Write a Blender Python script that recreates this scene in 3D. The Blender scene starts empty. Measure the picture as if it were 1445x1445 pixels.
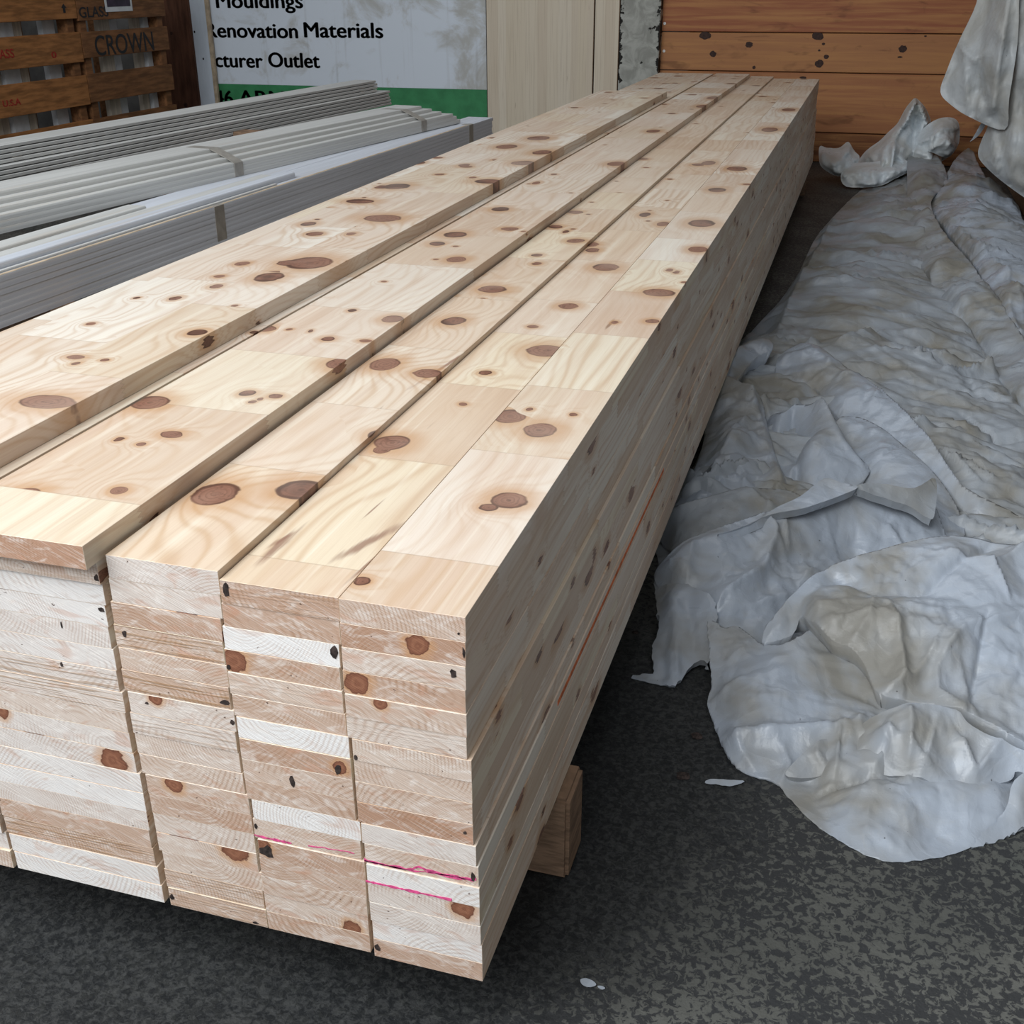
import bpy, bmesh, math, random
import numpy as np
from mathutils import Vector, Matrix

# ------------------------------------------------------------------ camera, world, lights, exposure
F_PX = 1598.8
CAM = np.array([0.3283, -0.9339, 1.0875])
AX = np.array([[0.9579, 0.2872, -0.0042], [-0.1191, 0.4103, 0.9042], [-0.2614, 0.8656, -0.4272]])
AX = AX / np.linalg.norm(AX, axis=1)[:, None]
scene = bpy.context.scene
C = scene.collection
cam = bpy.data.cameras.new('camera')
cam.sensor_width = 36.0
cam.lens = F_PX / 1445 * 36.0
cam.clip_start = 0.05
camo = bpy.data.objects.new('camera', cam)
C.objects.link(camo)
mw = Matrix.Identity(4)
for i in range(3):
    mw[i][0], mw[i][1], mw[i][2] = AX[0][i], AX[1][i], -AX[2][i]
    mw[i][3] = CAM[i]
camo.matrix_world = mw
scene.camera = camo

world = bpy.data.worlds.new('world')
scene.world = world
world.use_nodes = True
bg = world.node_tree.nodes['Background']
bg.inputs[0].default_value = (0.90, 0.95, 1.0, 1)
bg.inputs[1].default_value = 0.62

def area(name, loc, target, sx, sy, power, col):
    l = bpy.data.lights.new(name, 'AREA')
    l.shape = 'RECTANGLE'; l.size = sx; l.size_y = sy; l.energy = power; l.color = col
    o = bpy.data.objects.new(name, l); C.objects.link(o)
    o.location = loc
    d = Vector(target) - Vector(loc)
    o.rotation_euler = d.to_track_quat('-Z', 'Y').to_euler()
    return o
area('doorway_daylight', (-1.7, -2.2, 3.5), (-0.2, 1.6, 0.2), 3.8, 3.0, 310, (0.93, 0.97, 1.0))
area('overhead_fill', (-1.5, 4.2, 4.2), (-1.2, 4.2, 0), 2.6, 5.0, 46, (0.95, 0.97, 1.0))  # unseen fill light added overhead for the back of the room

vs = scene.view_settings
vs.view_transform = 'Standard'; vs.look = 'None'; vs.gamma = 1.0; vs.exposure = 0.0
vs.use_curve_mapping = False

FLOOR = -0.15
WALLY = 7.95
T = 0.029567            # one layer of the stack
rng = random.Random(7)

def at(x, y, z=None, Y=None, X=None):
    d = ((x - 722.5) / F_PX) * AX[0] + ((722.5 - y) / F_PX) * AX[1] + AX[2]
    if z is not None: s = (z - CAM[2]) / d[2]
    elif Y is not None: s = (Y - CAM[1]) / d[1]
    else: s = (X - CAM[0]) / d[0]
    return CAM + s * d

# ------------------------------------------------------------------ node helpers
class NG:
    def __init__(self, name):
        self.m = bpy.data.materials.new(name); self.m.use_nodes = True
        self.t = self.m.node_tree; self.t.nodes.clear()
        self.out = self.t.nodes.new('ShaderNodeOutputMaterial')
        self.b = self.t.nodes.new('ShaderNodeBsdfPrincipled')
        self.t.links.new(self.b.outputs[0], self.out.inputs[0])
    def put(self, sock, v):
        if isinstance(v, bpy.types.NodeSocket): self.t.links.new(v, sock)
        elif v is not None:
            if sock.type in ('RGBA',) and len(v) == 3: v = tuple(v) + (1,)
            sock.default_value = v
    def n(self, typ, ins=None, **props):
        nd = self.t.nodes.new(typ)
        for k, v in props.items(): setattr(nd, k, v)
        for k, v in (ins or {}).items(): self.put(nd.inputs[k], v)
        return nd
    def m_(self, op, a, b=None, c=None, clamp=False):
        nd = self.t.nodes.new('ShaderNodeMath'); nd.operation = op; nd.use_clamp = clamp
        self.put(nd.inputs[0], a)
        if b is not None: self.put(nd.inputs[1], b)
        if c is not None: self.put(nd.inputs[2], c)
        return nd.outputs[0]
    def add(self, a, b): return self.m_('ADD', a, b)
    def sub(self, a, b): return self.m_('SUBTRACT', a, b)
    def mul(self, a, b): return self.m_('MULTIPLY', a, b)
    def mx(self, f, a, b, mode='MIX'):
        nd = self.t.nodes.new('ShaderNodeMix'); nd.data_type = 'RGBA'; nd.blend_type = mode
        nd.clamp_factor = True
        self.put(nd.inputs[0], f); self.put(nd.inputs[6], a); self.put(nd.inputs[7], b)
        return nd.outputs[2]
    def step(self, v, lo, hi, a=0.0, b=1.0):
        nd = self.t.nodes.new('ShaderNodeMapRange'); nd.interpolation_type = 'SMOOTHSTEP'
        self.put(nd.inputs[0], v)
        for i, q in zip((1, 2, 3, 4), (lo, hi, a, b)): self.put(nd.inputs[i], q)
        return nd.outputs[0]
    def xyz(self, x, y, z=0.0):
        nd = self.t.nodes.new('ShaderNodeCombineXYZ')
        for i, q in enumerate((x, y, z)): self.put(nd.inputs[i], q)
        return nd.outputs[0]
    def sep(self, v):
        nd = self.t.nodes.new('ShaderNodeSeparateXYZ'); self.put(nd.inputs[0], v); return nd.outputs
    def noise(self, vec, scale, detail=2.0, rough=0.5, dist=0.0):
        nd = self.n('ShaderNodeTexNoise', {'Vector': vec, 'Scale': scale, 'Detail': detail, 'Roughness': rough, 'Distortion': dist})
        return nd.outputs[0]
    def vor(self, vec, scale, feature='F1', dims='3D', rand=1.0):
        nd = self.t.nodes.new('ShaderNodeTexVoronoi'); nd.voronoi_dimensions = dims; nd.feature = feature
        if dims == '1D': self.put(nd.inputs['W'], vec)
        else: self.put(nd.inputs['Vector'], vec)
        self.put(nd.inputs['Scale'], scale); self.put(nd.inputs['Randomness'], rand)
        return nd
    def attr(self, name, vec=False):
        nd = self.t.nodes.new('ShaderNodeAttribute'); nd.attribute_type = 'OBJECT'; nd.attribute_name = name
        return nd.outputs['Vector'] if vec else nd.outputs['Fac']
    def ramp(self, f, stops):
        nd = self.t.nodes.new('ShaderNodeValToRGB'); e = nd.color_ramp.elements
        while len(e) < len(stops): e.new(0.5)
        for q, (p, c) in zip(e, stops): q.position = p; q.color = tuple(c) + (1,)
        self.put(nd.inputs[0], f); return nd.outputs[0]
    def bump(self, h, strength, dist):
        nd = self.n('ShaderNodeBump', {'Strength': strength, 'Distance': dist, 'Height': h})
        self.t.links.new(nd.outputs[0], self.b.inputs['Normal'])
    def fin(self, col, rough=0.6, spec=0.3):
        self.put(self.b.inputs['Base Color'], col)
        self.put(self.b.inputs['Roughness'], rough)
        self.put(self.b.inputs['Specular IOR Level'], spec)
        return self.m
    def obco(self): return self.n('ShaderNodeTexCoord').outputs['Object']

def plain(name, col, rough=0.7, var=0.12, scale=14.0, spec=0.25, stretch=(1, 1, 1), bump=0.0):
    g = NG(name); co = g.n('ShaderNodeMapping', {'Vector': g.obco(), 'Scale': stretch}).outputs[0]
    n = g.noise(co, scale, 4.0, 0.6)
    f = g.step(n, 0.3, 0.7)
    c = g.mx(f, tuple(v * (1 - var) for v in col), tuple(min(1, v * (1 + var)) for v in col))
    if bump: g.bump(n, bump, 0.004)
    return g.fin(c, rough, spec)

# ------------------------------------------------------------------ wood
def pine(name, knots=(), streaks=(), warm=0.0, rate=3.2, dens=0.45, dirty=0.0):
    """finger-jointed knotty pine; grain along local Y.  knots: (x, y, rx, ry) on the board's top"""
    g = NG(name)
    P = g.obco(); x, y, z = g.sep(P)
    geo = g.n('ShaderNodeNewGeometry')
    nz = g.m_('ABSOLUTE', g.sep(geo.outputs['Normal'])[2])
    side = g.step(nz, 0.3, 0.7, 1.0, 0.0)
    seed = g.attr('seed'); sw = g.attr('strip')
    tri = g.m_('PINGPONG', z, 0.0035)
    v = g.add(y, g.mul(g.mul(tri, side), 2.6))
    strip = g.m_('FLOOR', g.m_('DIVIDE', g.add(x, 5.0), sw))
    w = g.add(g.add(g.mul(v, rate), g.mul(seed, 37.7)), g.mul(strip, 5.37))
    cell = g.vor(w, 1.0, 'F1', '1D', 0.75)
    r, gg, bb = g.sep(cell.outputs['Color'])
    edge = g.vor(w, 1.0, 'DISTANCE_TO_EDGE', '1D', 0.75).outputs['Distance']
    joint = g.step(edge, 0.0, 0.006, 1.0, 0.0)
    u = g.add(x, g.mul(z, 1.7))
    # knots
    ko = g.xyz(g.add(g.mul(u, 6.2), g.mul(r, 31.0)), g.add(g.mul(v, 5.6), g.mul(seed, 13.0)), 0.0)
    wob = g.noise(ko, 3.0, 1.0)
    ko2 = g.n('ShaderNodeVectorMath', {0: ko, 1: g.xyz(g.mul(wob, 0.10), g.mul(wob, 0.05))}, operation='ADD').outputs[0]
    kv = g.vor(ko2, 1.0, 'F1', '2D', 1.0)
    kr, kg, kb = g.sep(kv.outputs['Color'])
    rad = g.add(0.035, g.mul(g.mul(kr, kr), 0.13))
    d = g.m_('DIVIDE', kv.outputs['Distance'], rad)
    d = g.add(d, g.m_('MULTIPLY', g.m_('GREATER_THAN', kg, dens), 50.0))
    bump = g.m_('POWER', 2.718, g.mul(g.mul(d, d), -0.10))
    ring_w = kb
    if knots:
        d = g.add(d, 0.0)
        wx = g.mul(g.sub(g.noise(P, 60.0, 2.0), 0.5), 0.010)
        for (kx, ky, rx, ry) in knots:
            dx = g.m_('DIVIDE', g.add(g.sub(x, kx), wx), rx)
            dy = g.m_('DIVIDE', g.sub(y, ky), ry)
            dd = g.m_('SQRT', g.add(g.mul(dx, dx), g.mul(dy, dy)))
            dd = g.add(dd, g.mul(side, 0.0))
            d = g.m_('MINIMUM', d, dd)
            bump = g.add(bump, g.m_('POWER', 2.718, g.mul(g.mul(dd, dd), -0.16)))
    # grain
    low = g.noise(g.xyz(g.add(g.mul(u, 7.0), g.mul(r, 50.0)), g.mul(v, 1.5), g.mul(gg, 30.0)), 1.0, 2.0)
    freq = g.add(18.0, g.mul(gg, 40.0))
    ph = g.add(g.add(g.mul(u, freq), g.mul(low, 7.0)), g.mul(bump, 3.2))
    s = g.m_('POWER', g.add(0.5, g.mul(g.m_('SINE', g.mul(ph, 6.283)), 0.5)), 3.0)
    fib = g.noise(g.xyz(g.mul(u, 420.0), g.mul(v, 7.0), z), 1.0, 2.0)
    pal = g.ramp(r, [(0.0, (0.78, 0.71, 0.61)), (0.18, (0.69, 0.56, 0.45)), (0.36, (0.80, 0.74, 0.65)), (0.52, (0.63, 0.485, 0.37)),
                     (0.68, (0.77, 0.68, 0.53)), (0.84, (0.68, 0.54, 0.43)), (1.0, (0.82, 0.76, 0.67))])
    if warm: pal = g.mx(warm, pal, (0.72, 0.49, 0.24))
    heart = g.step(g.noise(g.xyz(g.mul(u, 9.0), g.mul(v, 1.1), g.mul(bb, 40.0)), 1.0, 3.0), 0.46, 0.68)
    col = g.mx(g.mul(heart, 0.5), pal, (0.62, 0.44, 0.32))
    gs = g.mul(s, g.add(0.10, g.mul(bb, 0.40)))
    col = g.mx(gs, col, (0.52, 0.32, 0.17))
    col = g.mx(g.step(fib, 0.45, 0.75, 0.0, 0.16), col, (0.50, 0.33, 0.20))
    lin = g.noise(g.xyz(g.add(g.mul(u, 55.0), g.mul(r, 70.0)), g.mul(v, 0.9), g.mul(gg, 20.0)), 1.0, 4.0, 0.62)
    col = g.mx(g.mul(g.step(lin, 0.50, 0.72), g.add(0.20, g.mul(gg, 0.5))), col, (0.54, 0.37, 0.25))
    col = g.mx(g.step(lin, 0.30, 0.48, 0.35, 0.0), col, (0.86, 0.80, 0.68))
    # dark streaks of resin and bark
    st = g.step(g.noise(g.xyz(g.mul(u, 60.0), g.mul(v, 5.0), g.mul(r, 9.0)), 1.0, 2.0), 0.70, 0.80)
    col = g.mx(g.mul(g.mul(st, g.m_('GREATER_THAN', gg, 0.8)), 0.7), col, (0.22, 0.11, 0.06))
    for (ax_, ay_, hx, hy, k_) in streaks:
        sx_ = g.m_('DIVIDE', g.sub(g.sub(x, ax_), g.mul(g.sub(y, ay_), k_)), hx); sy_ = g.m_('DIVIDE', g.sub(y, ay_), hy)
        sd = g.m_('SQRT', g.add(g.mul(sx_, sx_), g.mul(sy_, sy_)))
        brk = g.noise(g.xyz(g.mul(x, 160.0), g.mul(y, 14.0), 0.0), 1.0, 3.0)
        col = g.mx(g.mul(g.step(g.add(sd, g.mul(brk, 1.1)), 0.75, 1.45, 0.8, 0.0), g.step(nz, 0.4, 0.6)), col, (0.25, 0.125, 0.08))
    halo = g.step(d, 0.95, 2.6, 0.62, 0.0)
    col = g.mx(halo, col, (0.50, 0.26, 0.11))
    inner = g.mx(g.add(0.5, g.mul(g.m_('SINE', g.mul(d, 26.0)), 0.35)), (0.28, 0.125, 0.08), (0.20, 0.085, 0.05))
    inner = g.mx(g.step(d, 0.05, 0.22, 0.7, 0.0), inner, (0.10, 0.04, 0.025))
    kvar = g.noise(P, 9.0, 2.0)
    inner = g.mx(g.step(kvar, 0.42, 0.6, 0.0, 0.75), inner, (0.32, 0.175, 0.12))
    inner = g.mx(g.step(kvar, 0.38, 0.46, 0.8, 0.0), inner, (0.10, 0.045, 0.03))
    rimw = g.step(kvar, 0.35, 0.62, 0.62, 0.86)
    inner = g.mx(g.mul(g.step(g.sub(d, rimw), 0.0, 0.16), g.step(kvar, 0.30, 0.70, 1.0, 0.55)), inner, (0.085, 0.035, 0.02))
    rg = g.m_('POWER', g.add(0.5, g.mul(g.m_('SINE', g.add(g.mul(d, 24.0), g.mul(g.noise(P, 30.0, 2.0), 9.0))), 0.5)), 3.0)
    inner = g.mx(g.mul(rg, 0.45), inner, (0.14, 0.065, 0.04))
    inner = g.mx(g.step(g.noise(P, 120.0, 3.0), 0.55, 0.7, 0.0, 0.5), inner, (0.10, 0.045, 0.03))
    col = g.mx(g.step(d, 0.93, 1.06, 1.0, 0.0), col, inner)
    col = g.mx(g.mul(joint, 0.35), col, (0.30, 0.19, 0.11))
    # plane lines and dust
    col = g.mx(g.step(g.noise(P, 3.0, 3.0), 0.45, 0.7, 0.0, 0.18), col, (0.82, 0.76, 0.66))
    if dirty: col = g.mx(dirty, col, (0.40, 0.33, 0.25))
    g.bump(fib, 0.12, 0.002)
    return g.fin(col, 0.52, 0.35)

def endgrain(name):
    g = NG(name)
    P = g.obco(); x, y, z = g.sep(P)
    seed = g.attr('seed'); tone = g.attr('tone'); kn = g.attr('knot', True); rot = g.attr('rough')
    kx, kz, krad = g.sep(kn)
    ox = g.mul(g.sub(g.m_('FRACT', g.mul(seed, 7.31)), 0.5), 0.22)
    oz = g.mul(g.sub(g.m_('FRACT', g.mul(seed, 3.17)), 0.5), 0.16)
    wn = g.noise(g.xyz(g.mul(x, 22.0), g.mul(z, 22.0), g.mul(seed, 50.0)), 1.0, 3.0)
    dx = g.sub(x, ox); dz = g.sub(z, oz)
    dist = g.m_('SQRT', g.add(g.mul(dx, dx), g.mul(dz, dz)))
    kdx = g.sub(x, kx); kdz = g.sub(z, kz)
    kd = g.m_('DIVIDE', g.m_('SQRT', g.add(g.mul(kdx, kdx), g.mul(kdz, kdz))), g.m_('MAXIMUM', krad, 0.0001))
    kd = g.add(kd, g.mul(g.sub(g.noise(P, 70.0, 3.0), 0.5), 1.1))
    kd = g.add(kd, g.m_('MULTIPLY', g.m_('LESS_THAN', krad, 0.001), 90.0))
    kb = g.m_('POWER', 2.718, g.mul(g.mul(kd, kd), -0.2))
    freq = g.add(95.0, g.mul(g.m_('FRACT', g.mul(seed, 11.9)), 170.0))
    ph = g.add(g.add(g.mul(dist, freq), g.mul(wn, 2.6)), g.mul(kb, 2.0))
    s = g.m_('POWER', g.add(0.5, g.mul(g.m_('SINE', g.mul(ph, 6.283)), 0.5)), 2.0)
    fade = g.step(g.noise(g.xyz(g.mul(x, 14.0), g.mul(z, 30.0), g.mul(seed, 23.0)), 1.0, 2.0), 0.35, 0.62)
    pal = g.ramp(tone, [(0.0, (0.72, 0.70, 0.68)), (0.2, (0.60, 0.545, 0.505)), (0.4, (0.56, 0.455, 0.38)), (0.6, (0.47, 0.335, 0.255)),
                        (0.8, (0.39, 0.235, 0.16)), (1.0, (0.36, 0.19, 0.12))])
    pit = g.step(g.noise(g.xyz(g.mul(x, 60.0), g.mul(z, 95.0), g.mul(seed, 13.0)), 1.0, 5.0, 0.7), 0.56, 0.70)
    blot = g.step(g.noise(g.xyz(g.mul(x, 26.0), g.mul(z, 60.0), g.mul(seed, 77.0)), 1.0, 3.0, 0.6, 1.2), 0.48, 0.68)
    red = g.step(g.noise(g.xyz(g.mul(x, 18.0), g.mul(z, 40.0), g.mul(seed, 31.0)), 1.0, 2.0, 0.5, 1.0), 0.56, 0.72)
    col = g.mx(g.mul(blot, 0.42), pal, (0.76, 0.71, 0.66))
    col = g.mx(g.mul(red, g.add(0.30, g.mul(tone, 0.55))), col, (0.47, 0.25, 0.16))
    col = g.mx(g.mul(g.mul(s, fade), g.add(0.30, g.mul(tone, 0.45))), col, (0.32, 0.175, 0.10))
    # saw marks running aslant
    q = g.add(g.mul(x, 1.0), g.mul(z, 2.1))
    saw = g.noise(g.xyz(g.mul(q, 300.0), g.mul(g.sub(z, g.mul(x, 0.4)), 25.0), seed), 1.0, 3.0)
    col = g.mx(g.step(saw, 0.50, 0.74, 0.0, 0.30), col, (0.82, 0.79, 0.75))
    col = g.mx(g.step(saw, 0.25, 0.40, 0.35, 0.0), col, (0.44, 0.30, 0.21))
    # horizontal ridged tearing on a few ends
    rid = g.step(g.noise(g.xyz(g.mul(x, 9.0), g.mul(z, 330.0), seed), 1.0, 2.0), 0.50, 0.60)
    col = g.mx(g.mul(rid, g.mul(rot, 0.65)), col, (0.30, 0.17, 0.08))
    col = g.mx(g.mul(pit, g.add(0.10, g.mul(tone, 0.45))), col, (0.30, 0.16, 0.10))
    spk = g.step(g.noise(g.xyz(g.mul(x, 130.0), g.mul(z, 180.0), g.mul(seed, 99.0)), 1.0, 2.0), 0.73, 0.77)
    col = g.mx(g.mul(spk, 0.9), col, (0.07, 0.035, 0.025))
    col = g.mx(g.step(kd, 1.0, 1.9, 0.6, 0.0), col, (0.48, 0.25, 0.11))
    kin = g.mx(g.add(0.5, g.mul(g.m_('SINE', g.mul(kd, 11.0)), 0.22)), (0.29, 0.13, 0.075), (0.17, 0.065, 0.038))
    kin = g.mx(g.step(kd, 0.75, 0.95), kin, (0.13, 0.05, 0.03))
    col = g.mx(g.step(kd, 0.92, 1.06, 1.0, 0.0), col, kin)
    # dark corners: mill dirt in the fingers at the board's edges
    g.bump(g.add(saw, g.mul(rid, rot)), 0.35, 0.003)
    return g.fin(col, 0.85, 0.15)

M = {}
M['pine'] = pine('knotty_pine')
M['pine_dense'] = pine('knotty_pine_edge', rate=2.6, dens=0.62)
M['end'] = endgrain('pine_end_grain')
M['crayon'] = plain('pink_crayon', (0.55, 0.07, 0.20), 0.8, 0.35, 200)
M['crayon_orange'] = plain('orange_crayon', (0.62, 0.17, 0.06), 0.8, 0.3, 60)
M['grime'] = plain('dark_bark', (0.035, 0.025, 0.022), 0.9, 0.6, 150)
M['timber'] = plain('old_timber', (0.22, 0.14, 0.09), 0.8, 0.35, 18, stretch=(1, 1, 6), bump=0.5)
M['dark_timber'] = plain('dark_timber', (0.16, 0.10, 0.06), 0.8, 0.35, 12, stretch=(1, 6, 6))

# ------------------------------------------------------------------ mesh helpers
def link(name, me, mats, parent=None):
    o = bpy.data.objects.new(name, me); C.objects.link(o)
    for m in (mats if isinstance(mats, (list, tuple)) else [mats]): me.materials.append(m)
    if parent is not None: o.parent = parent
    return o
def from_bm(name, bm, mats, parent=None, smooth=False):
    bmesh.ops.recalc_face_normals(bm, faces=bm.faces)
    me = bpy.data.meshes.new(name); bm.to_mesh(me); bm.free()
    if smooth:
        for p in me.polygons: p.use_smooth = True
    return link(name, me, mats, parent)
def box(bm, a, b, mi=0):
    vs_ = [bm.verts.new((x, y, z)) for x in (a[0], b[0]) for y in (a[1], b[1]) for z in (a[2], b[2])]
    fs = [(0, 1, 3, 2), (4, 6, 7, 5), (0, 4, 5, 1), (2, 3, 7, 6), (0, 2, 6, 4), (1, 5, 7, 3)]
    out = []
    for f in fs:
        q = bm.faces.new([vs_[i] for i in f]); q.material_index = mi; out.append(q)
    return vs_, out
def boxobj(name, a, b, mat, parent=None, bev=0.0, loc=None):
    bm = bmesh.new(); box(bm, a, b)
    if bev: bmesh.ops.bevel(bm, geom=bm.edges[:], offset=bev, segments=2, affect='EDGES', clamp_overlap=True)
    o = from_bm(name, bm, mat, parent)
    if loc is not None: o.location = loc
    return o
def tag(o, label=None, cat=None, group=None, kind=None):
    if label: o['label'] = label
    if cat: o['category'] = cat
    if group: o['group'] = group
    if kind: o['kind'] = kind
    return o
def empty(name, loc=(0, 0, 0), rz=0.0):
    o = bpy.data.objects.new(name, None); C.objects.link(o); o.location = loc; o.rotation_euler = (0, 0, rz)
    o.empty_display_size = 0.1
    return o
def prism(bm, prof, A, B, mi=0):
    """profile points (across, up) swept from A to B; across is +X"""
    A = Vector(A); B = Vector(B)
    ra = [bm.verts.new(A + Vector((p[0], 0, p[1]))) for p in prof]
    rb = [bm.verts.new(B + Vector((p[0], 0, p[1]))) for p in prof]
    n = len(prof)
    for i in range(n):
        bm.faces.new((ra[i], ra[(i + 1) % n], rb[(i + 1) % n], rb[i])).material_index = mi
    bm.faces.new(ra[::-1]).material_index = mi; bm.faces.new(rb).material_index = mi
def text(name, s, size, mat, loc, rot, parent=None, bold=0.0, width=None, depth=0.0006, align='LEFT'):
    cu = bpy.data.curves.new(name, 'FONT'); cu.body = s; cu.size = size; cu.offset = bold; cu.extrude = depth; cu.align_x = align
    cu.resolution_u = 6
    tmp = bpy.data.objects.new('tmp_text', cu); C.objects.link(tmp)
    dg = bpy.context.evaluated_depsgraph_get()
    me = bpy.data.meshes.new_from_object(tmp.evaluated_get(dg))
    bpy.data.objects.remove(tmp)
    if width and me.vertices:
        co = np.zeros(len(me.vertices) * 3); me.vertices.foreach_get('co', co); co = co.reshape(-1, 3)
        k = width / (co[:, 0].max() - co[:, 0].min()); co[:, 0] *= k
        me.vertices.foreach_set('co', co.ravel())
    me.materials.clear()
    o = link(name, me, mat, parent); o.location = loc; o.rotation_euler = rot
    return o

# ------------------------------------------------------------------ the room
def floor_material():
    g = NG('mottled_concrete'); P = g.obco(); x, y, z = g.sep(P)
    big = g.noise(P, 1.7, 4.0, 0.6, 0.4)
    col = g.mx(g.step(big, 0.35, 0.65), (0.082, 0.083, 0.075), (0.125, 0.124, 0.112))
    grn = g.step(g.noise(P, 2.6, 3.0, 0.6, 0.5), 0.56, 0.72)
    col = g.mx(g.mul(grn, 0.5), col, (0.066, 0.090, 0.082))
    dn = g.noise(P, 80.0, 6.0, 0.66, 0.7)
    patch = g.step(g.noise(P, 4.5, 3.0, 0.6), 0.36, 0.62)
    lo = g.add(0.485, g.mul(patch, 0.07))
    spots = g.step(g.sub(lo, dn), -0.012, 0.03)
    col = g.mx(g.mul(spots, 0.85), col, (0.022, 0.023, 0.026))
    # much darker patch in front of the pile
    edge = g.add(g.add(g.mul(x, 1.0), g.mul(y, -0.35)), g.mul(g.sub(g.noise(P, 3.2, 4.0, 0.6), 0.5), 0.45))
    dark_patch = g.mul(g.step(edge, -0.05, 0.18, 1.0, 0.0), g.step(y, 0.9, 1.4, 1.0, 0.0))
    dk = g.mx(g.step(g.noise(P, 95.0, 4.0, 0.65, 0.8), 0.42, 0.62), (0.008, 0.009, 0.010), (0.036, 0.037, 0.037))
    col = g.mx(g.mul(dark_patch, 0.9), col, dk)
    g.bump(g.add(g.noise(P, 70.0, 5.0, 0.65), g.mul(spots, -0.3)), 0.45, 0.006)
    return g.fin(col, 0.62, 0.3)
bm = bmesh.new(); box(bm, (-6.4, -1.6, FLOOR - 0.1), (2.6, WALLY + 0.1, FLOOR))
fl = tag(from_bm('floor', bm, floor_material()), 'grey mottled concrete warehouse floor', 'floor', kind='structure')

M['plaster'] = plain('dark_plaster', (0.16, 0.155, 0.15), 0.9, 0.2, 5)
wl = tag(boxobj('wall_left', (-6.4, -1.6, FLOOR), (-6.25, WALLY, 4.4), M['plaster']), 'dim grey side wall', 'wall', kind='structure')
wr = tag(boxobj('wall_right', (2.4, -1.6, FLOOR), (2.6, WALLY, 4.4), M['plaster']), 'dim grey side wall', 'wall', kind='structure')
tag(boxobj('wall_back', (-6.25, WALLY, FLOOR), (-1.35, WALLY + 0.2, 4.4), M['plaster']), 'dim back wall behind the sign', 'wall', kind='structure')

def plank_material():
    g = NG('old_pine_planks'); P = g.obco(); x, y, z = g.sep(P)
    seed = g.attr('seed')
    gr = g.noise(g.xyz(g.mul(x, 1.4), seed, g.mul(z, 30.0)), 1.0, 4.0, 0.6, 0.6)
    pal = g.ramp(g.attr('tone'), [(0.0, (0.42, 0.20, 0.085)), (0.5, (0.34, 0.115, 0.055)), (1.0, (0.20, 0.075, 0.032))])
    col = g.mx(g.step(gr, 0.35, 0.7, 0.0, 0.75), pal, (0.50, 0.24, 0.09))
    st = g.step(g.noise(g.xyz(g.mul(x, 2.2), seed, g.mul(z, 9.0)), 1.0, 3.0, 0.6, 1.0), 0.56, 0.7)
    col = g.mx(g.mul(st, 0.55), col, (0.12, 0.045, 0.02))
    sc = g.step(g.noise(P, 14.0, 5.0, 0.7), 0.58, 0.75)
    col = g.mx(g.mul(sc, 0.3), col, (0.10, 0.05, 0.03))
    g.bump(gr, 0.2, 0.003)
    return g.fin(col, 0.6, 0.25)
M['plank'] = plank_material()
pw = empty('wall_back_planks', (0, WALLY, 0)); tag(pw, 'old orange-brown pine plank wall behind the lumber pile', 'wall', kind='structure')
zs = [FLOOR, at(1154, 187, Y=WALLY)[2], at(1150, 102.5, Y=WALLY)[2], at(1150, 46.5, Y=WALLY)[2], 1.02, 1.4, 1.8]
tones = [1.0, 0.25, 0.12, 0.55, 0.45, 0.3]
for i in range(6):
    bm = bmesh.new(); box(bm, (-1.26, 0, zs[i] + 0.003), (2.4, 0.12, zs[i + 1] - 0.003))
    bmesh.ops.bevel(bm, geom=bm.edges[:], offset=0.004, segments=1, affect='EDGES')
    o = from_bm('plank', bm, M['plank'], pw); o['seed'] = i * 3.7; o['tone'] = tones[i]
boxobj('backing', (-1.26, 0.06, FLOOR), (2.4, 0.18, 4.4), M['plaster'], pw)
M['knot'] = plain('dark_knot', (0.045, 0.02, 0.014), 0.6, 0.4, 60)
M['screw'] = plain('bright_screw', (0.75, 0.73, 0.70), 0.35, 0.1, 30, 0.6)
def disc(name, c, rx, rz, mat, parent, n=18, depth=0.003, jag=0.12, seed=1):
    q = random.Random(seed); bm = bmesh.new()
    f = []; b = []
    for k in range(n):
        a = 2 * math.pi * k / n; r = 1 + q.uniform(-jag, jag)
        f.append(bm.verts.new((c[0] + rx * r * math.cos(a), c[1] - depth, c[2] + rz * r * math.sin(a))))
        b.append(bm.verts.new((c[0] + rx * r * math.cos(a), c[1] + 0.002, c[2] + rz * r * math.sin(a))))
    bm.faces.new(f)
    for k in range(n): bm.faces.new((f[k], b[k], b[(k + 1) % n], f[(k + 1) % n]))
    return from_bm(name, bm, mat, parent)
for i, (px, py, rx, ry) in enumerate([(995, 50, 7, 4.5), (1057, 63, 4.5, 3.5), (1006, 76, 4, 3.5), (1064, 95, 2, 2), (1154, 51, 7, 4.5), (1156, 90, 5, 4.5),
                                      (1166, 80, 3, 2.5), (1156, 71, 1.5, 1.2), (1162, 62, 2, 1.5), (1274, 69, 5, 4), (1270, 80.5, 3, 1), (1133, 109.5, 4, 1.5), (1306, 51, 1.5, 1)]):
    p = at(px, py, Y=WALLY); s = (WALLY - CAM[1]) * 1.045 / F_PX
    disc('knot', (p[0], 0.0, p[2]), rx * s, ry * s, M['knot'], pw, depth=0.0015, seed=i)
for px, py in ((938, 33), (937, 72)):
    p = at(px, py, Y=WALLY); disc('screw_head', (p[0], 0.0, p[2]), 0.010, 0.010, M['screw'], pw, depth=0.004, jag=0)

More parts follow.
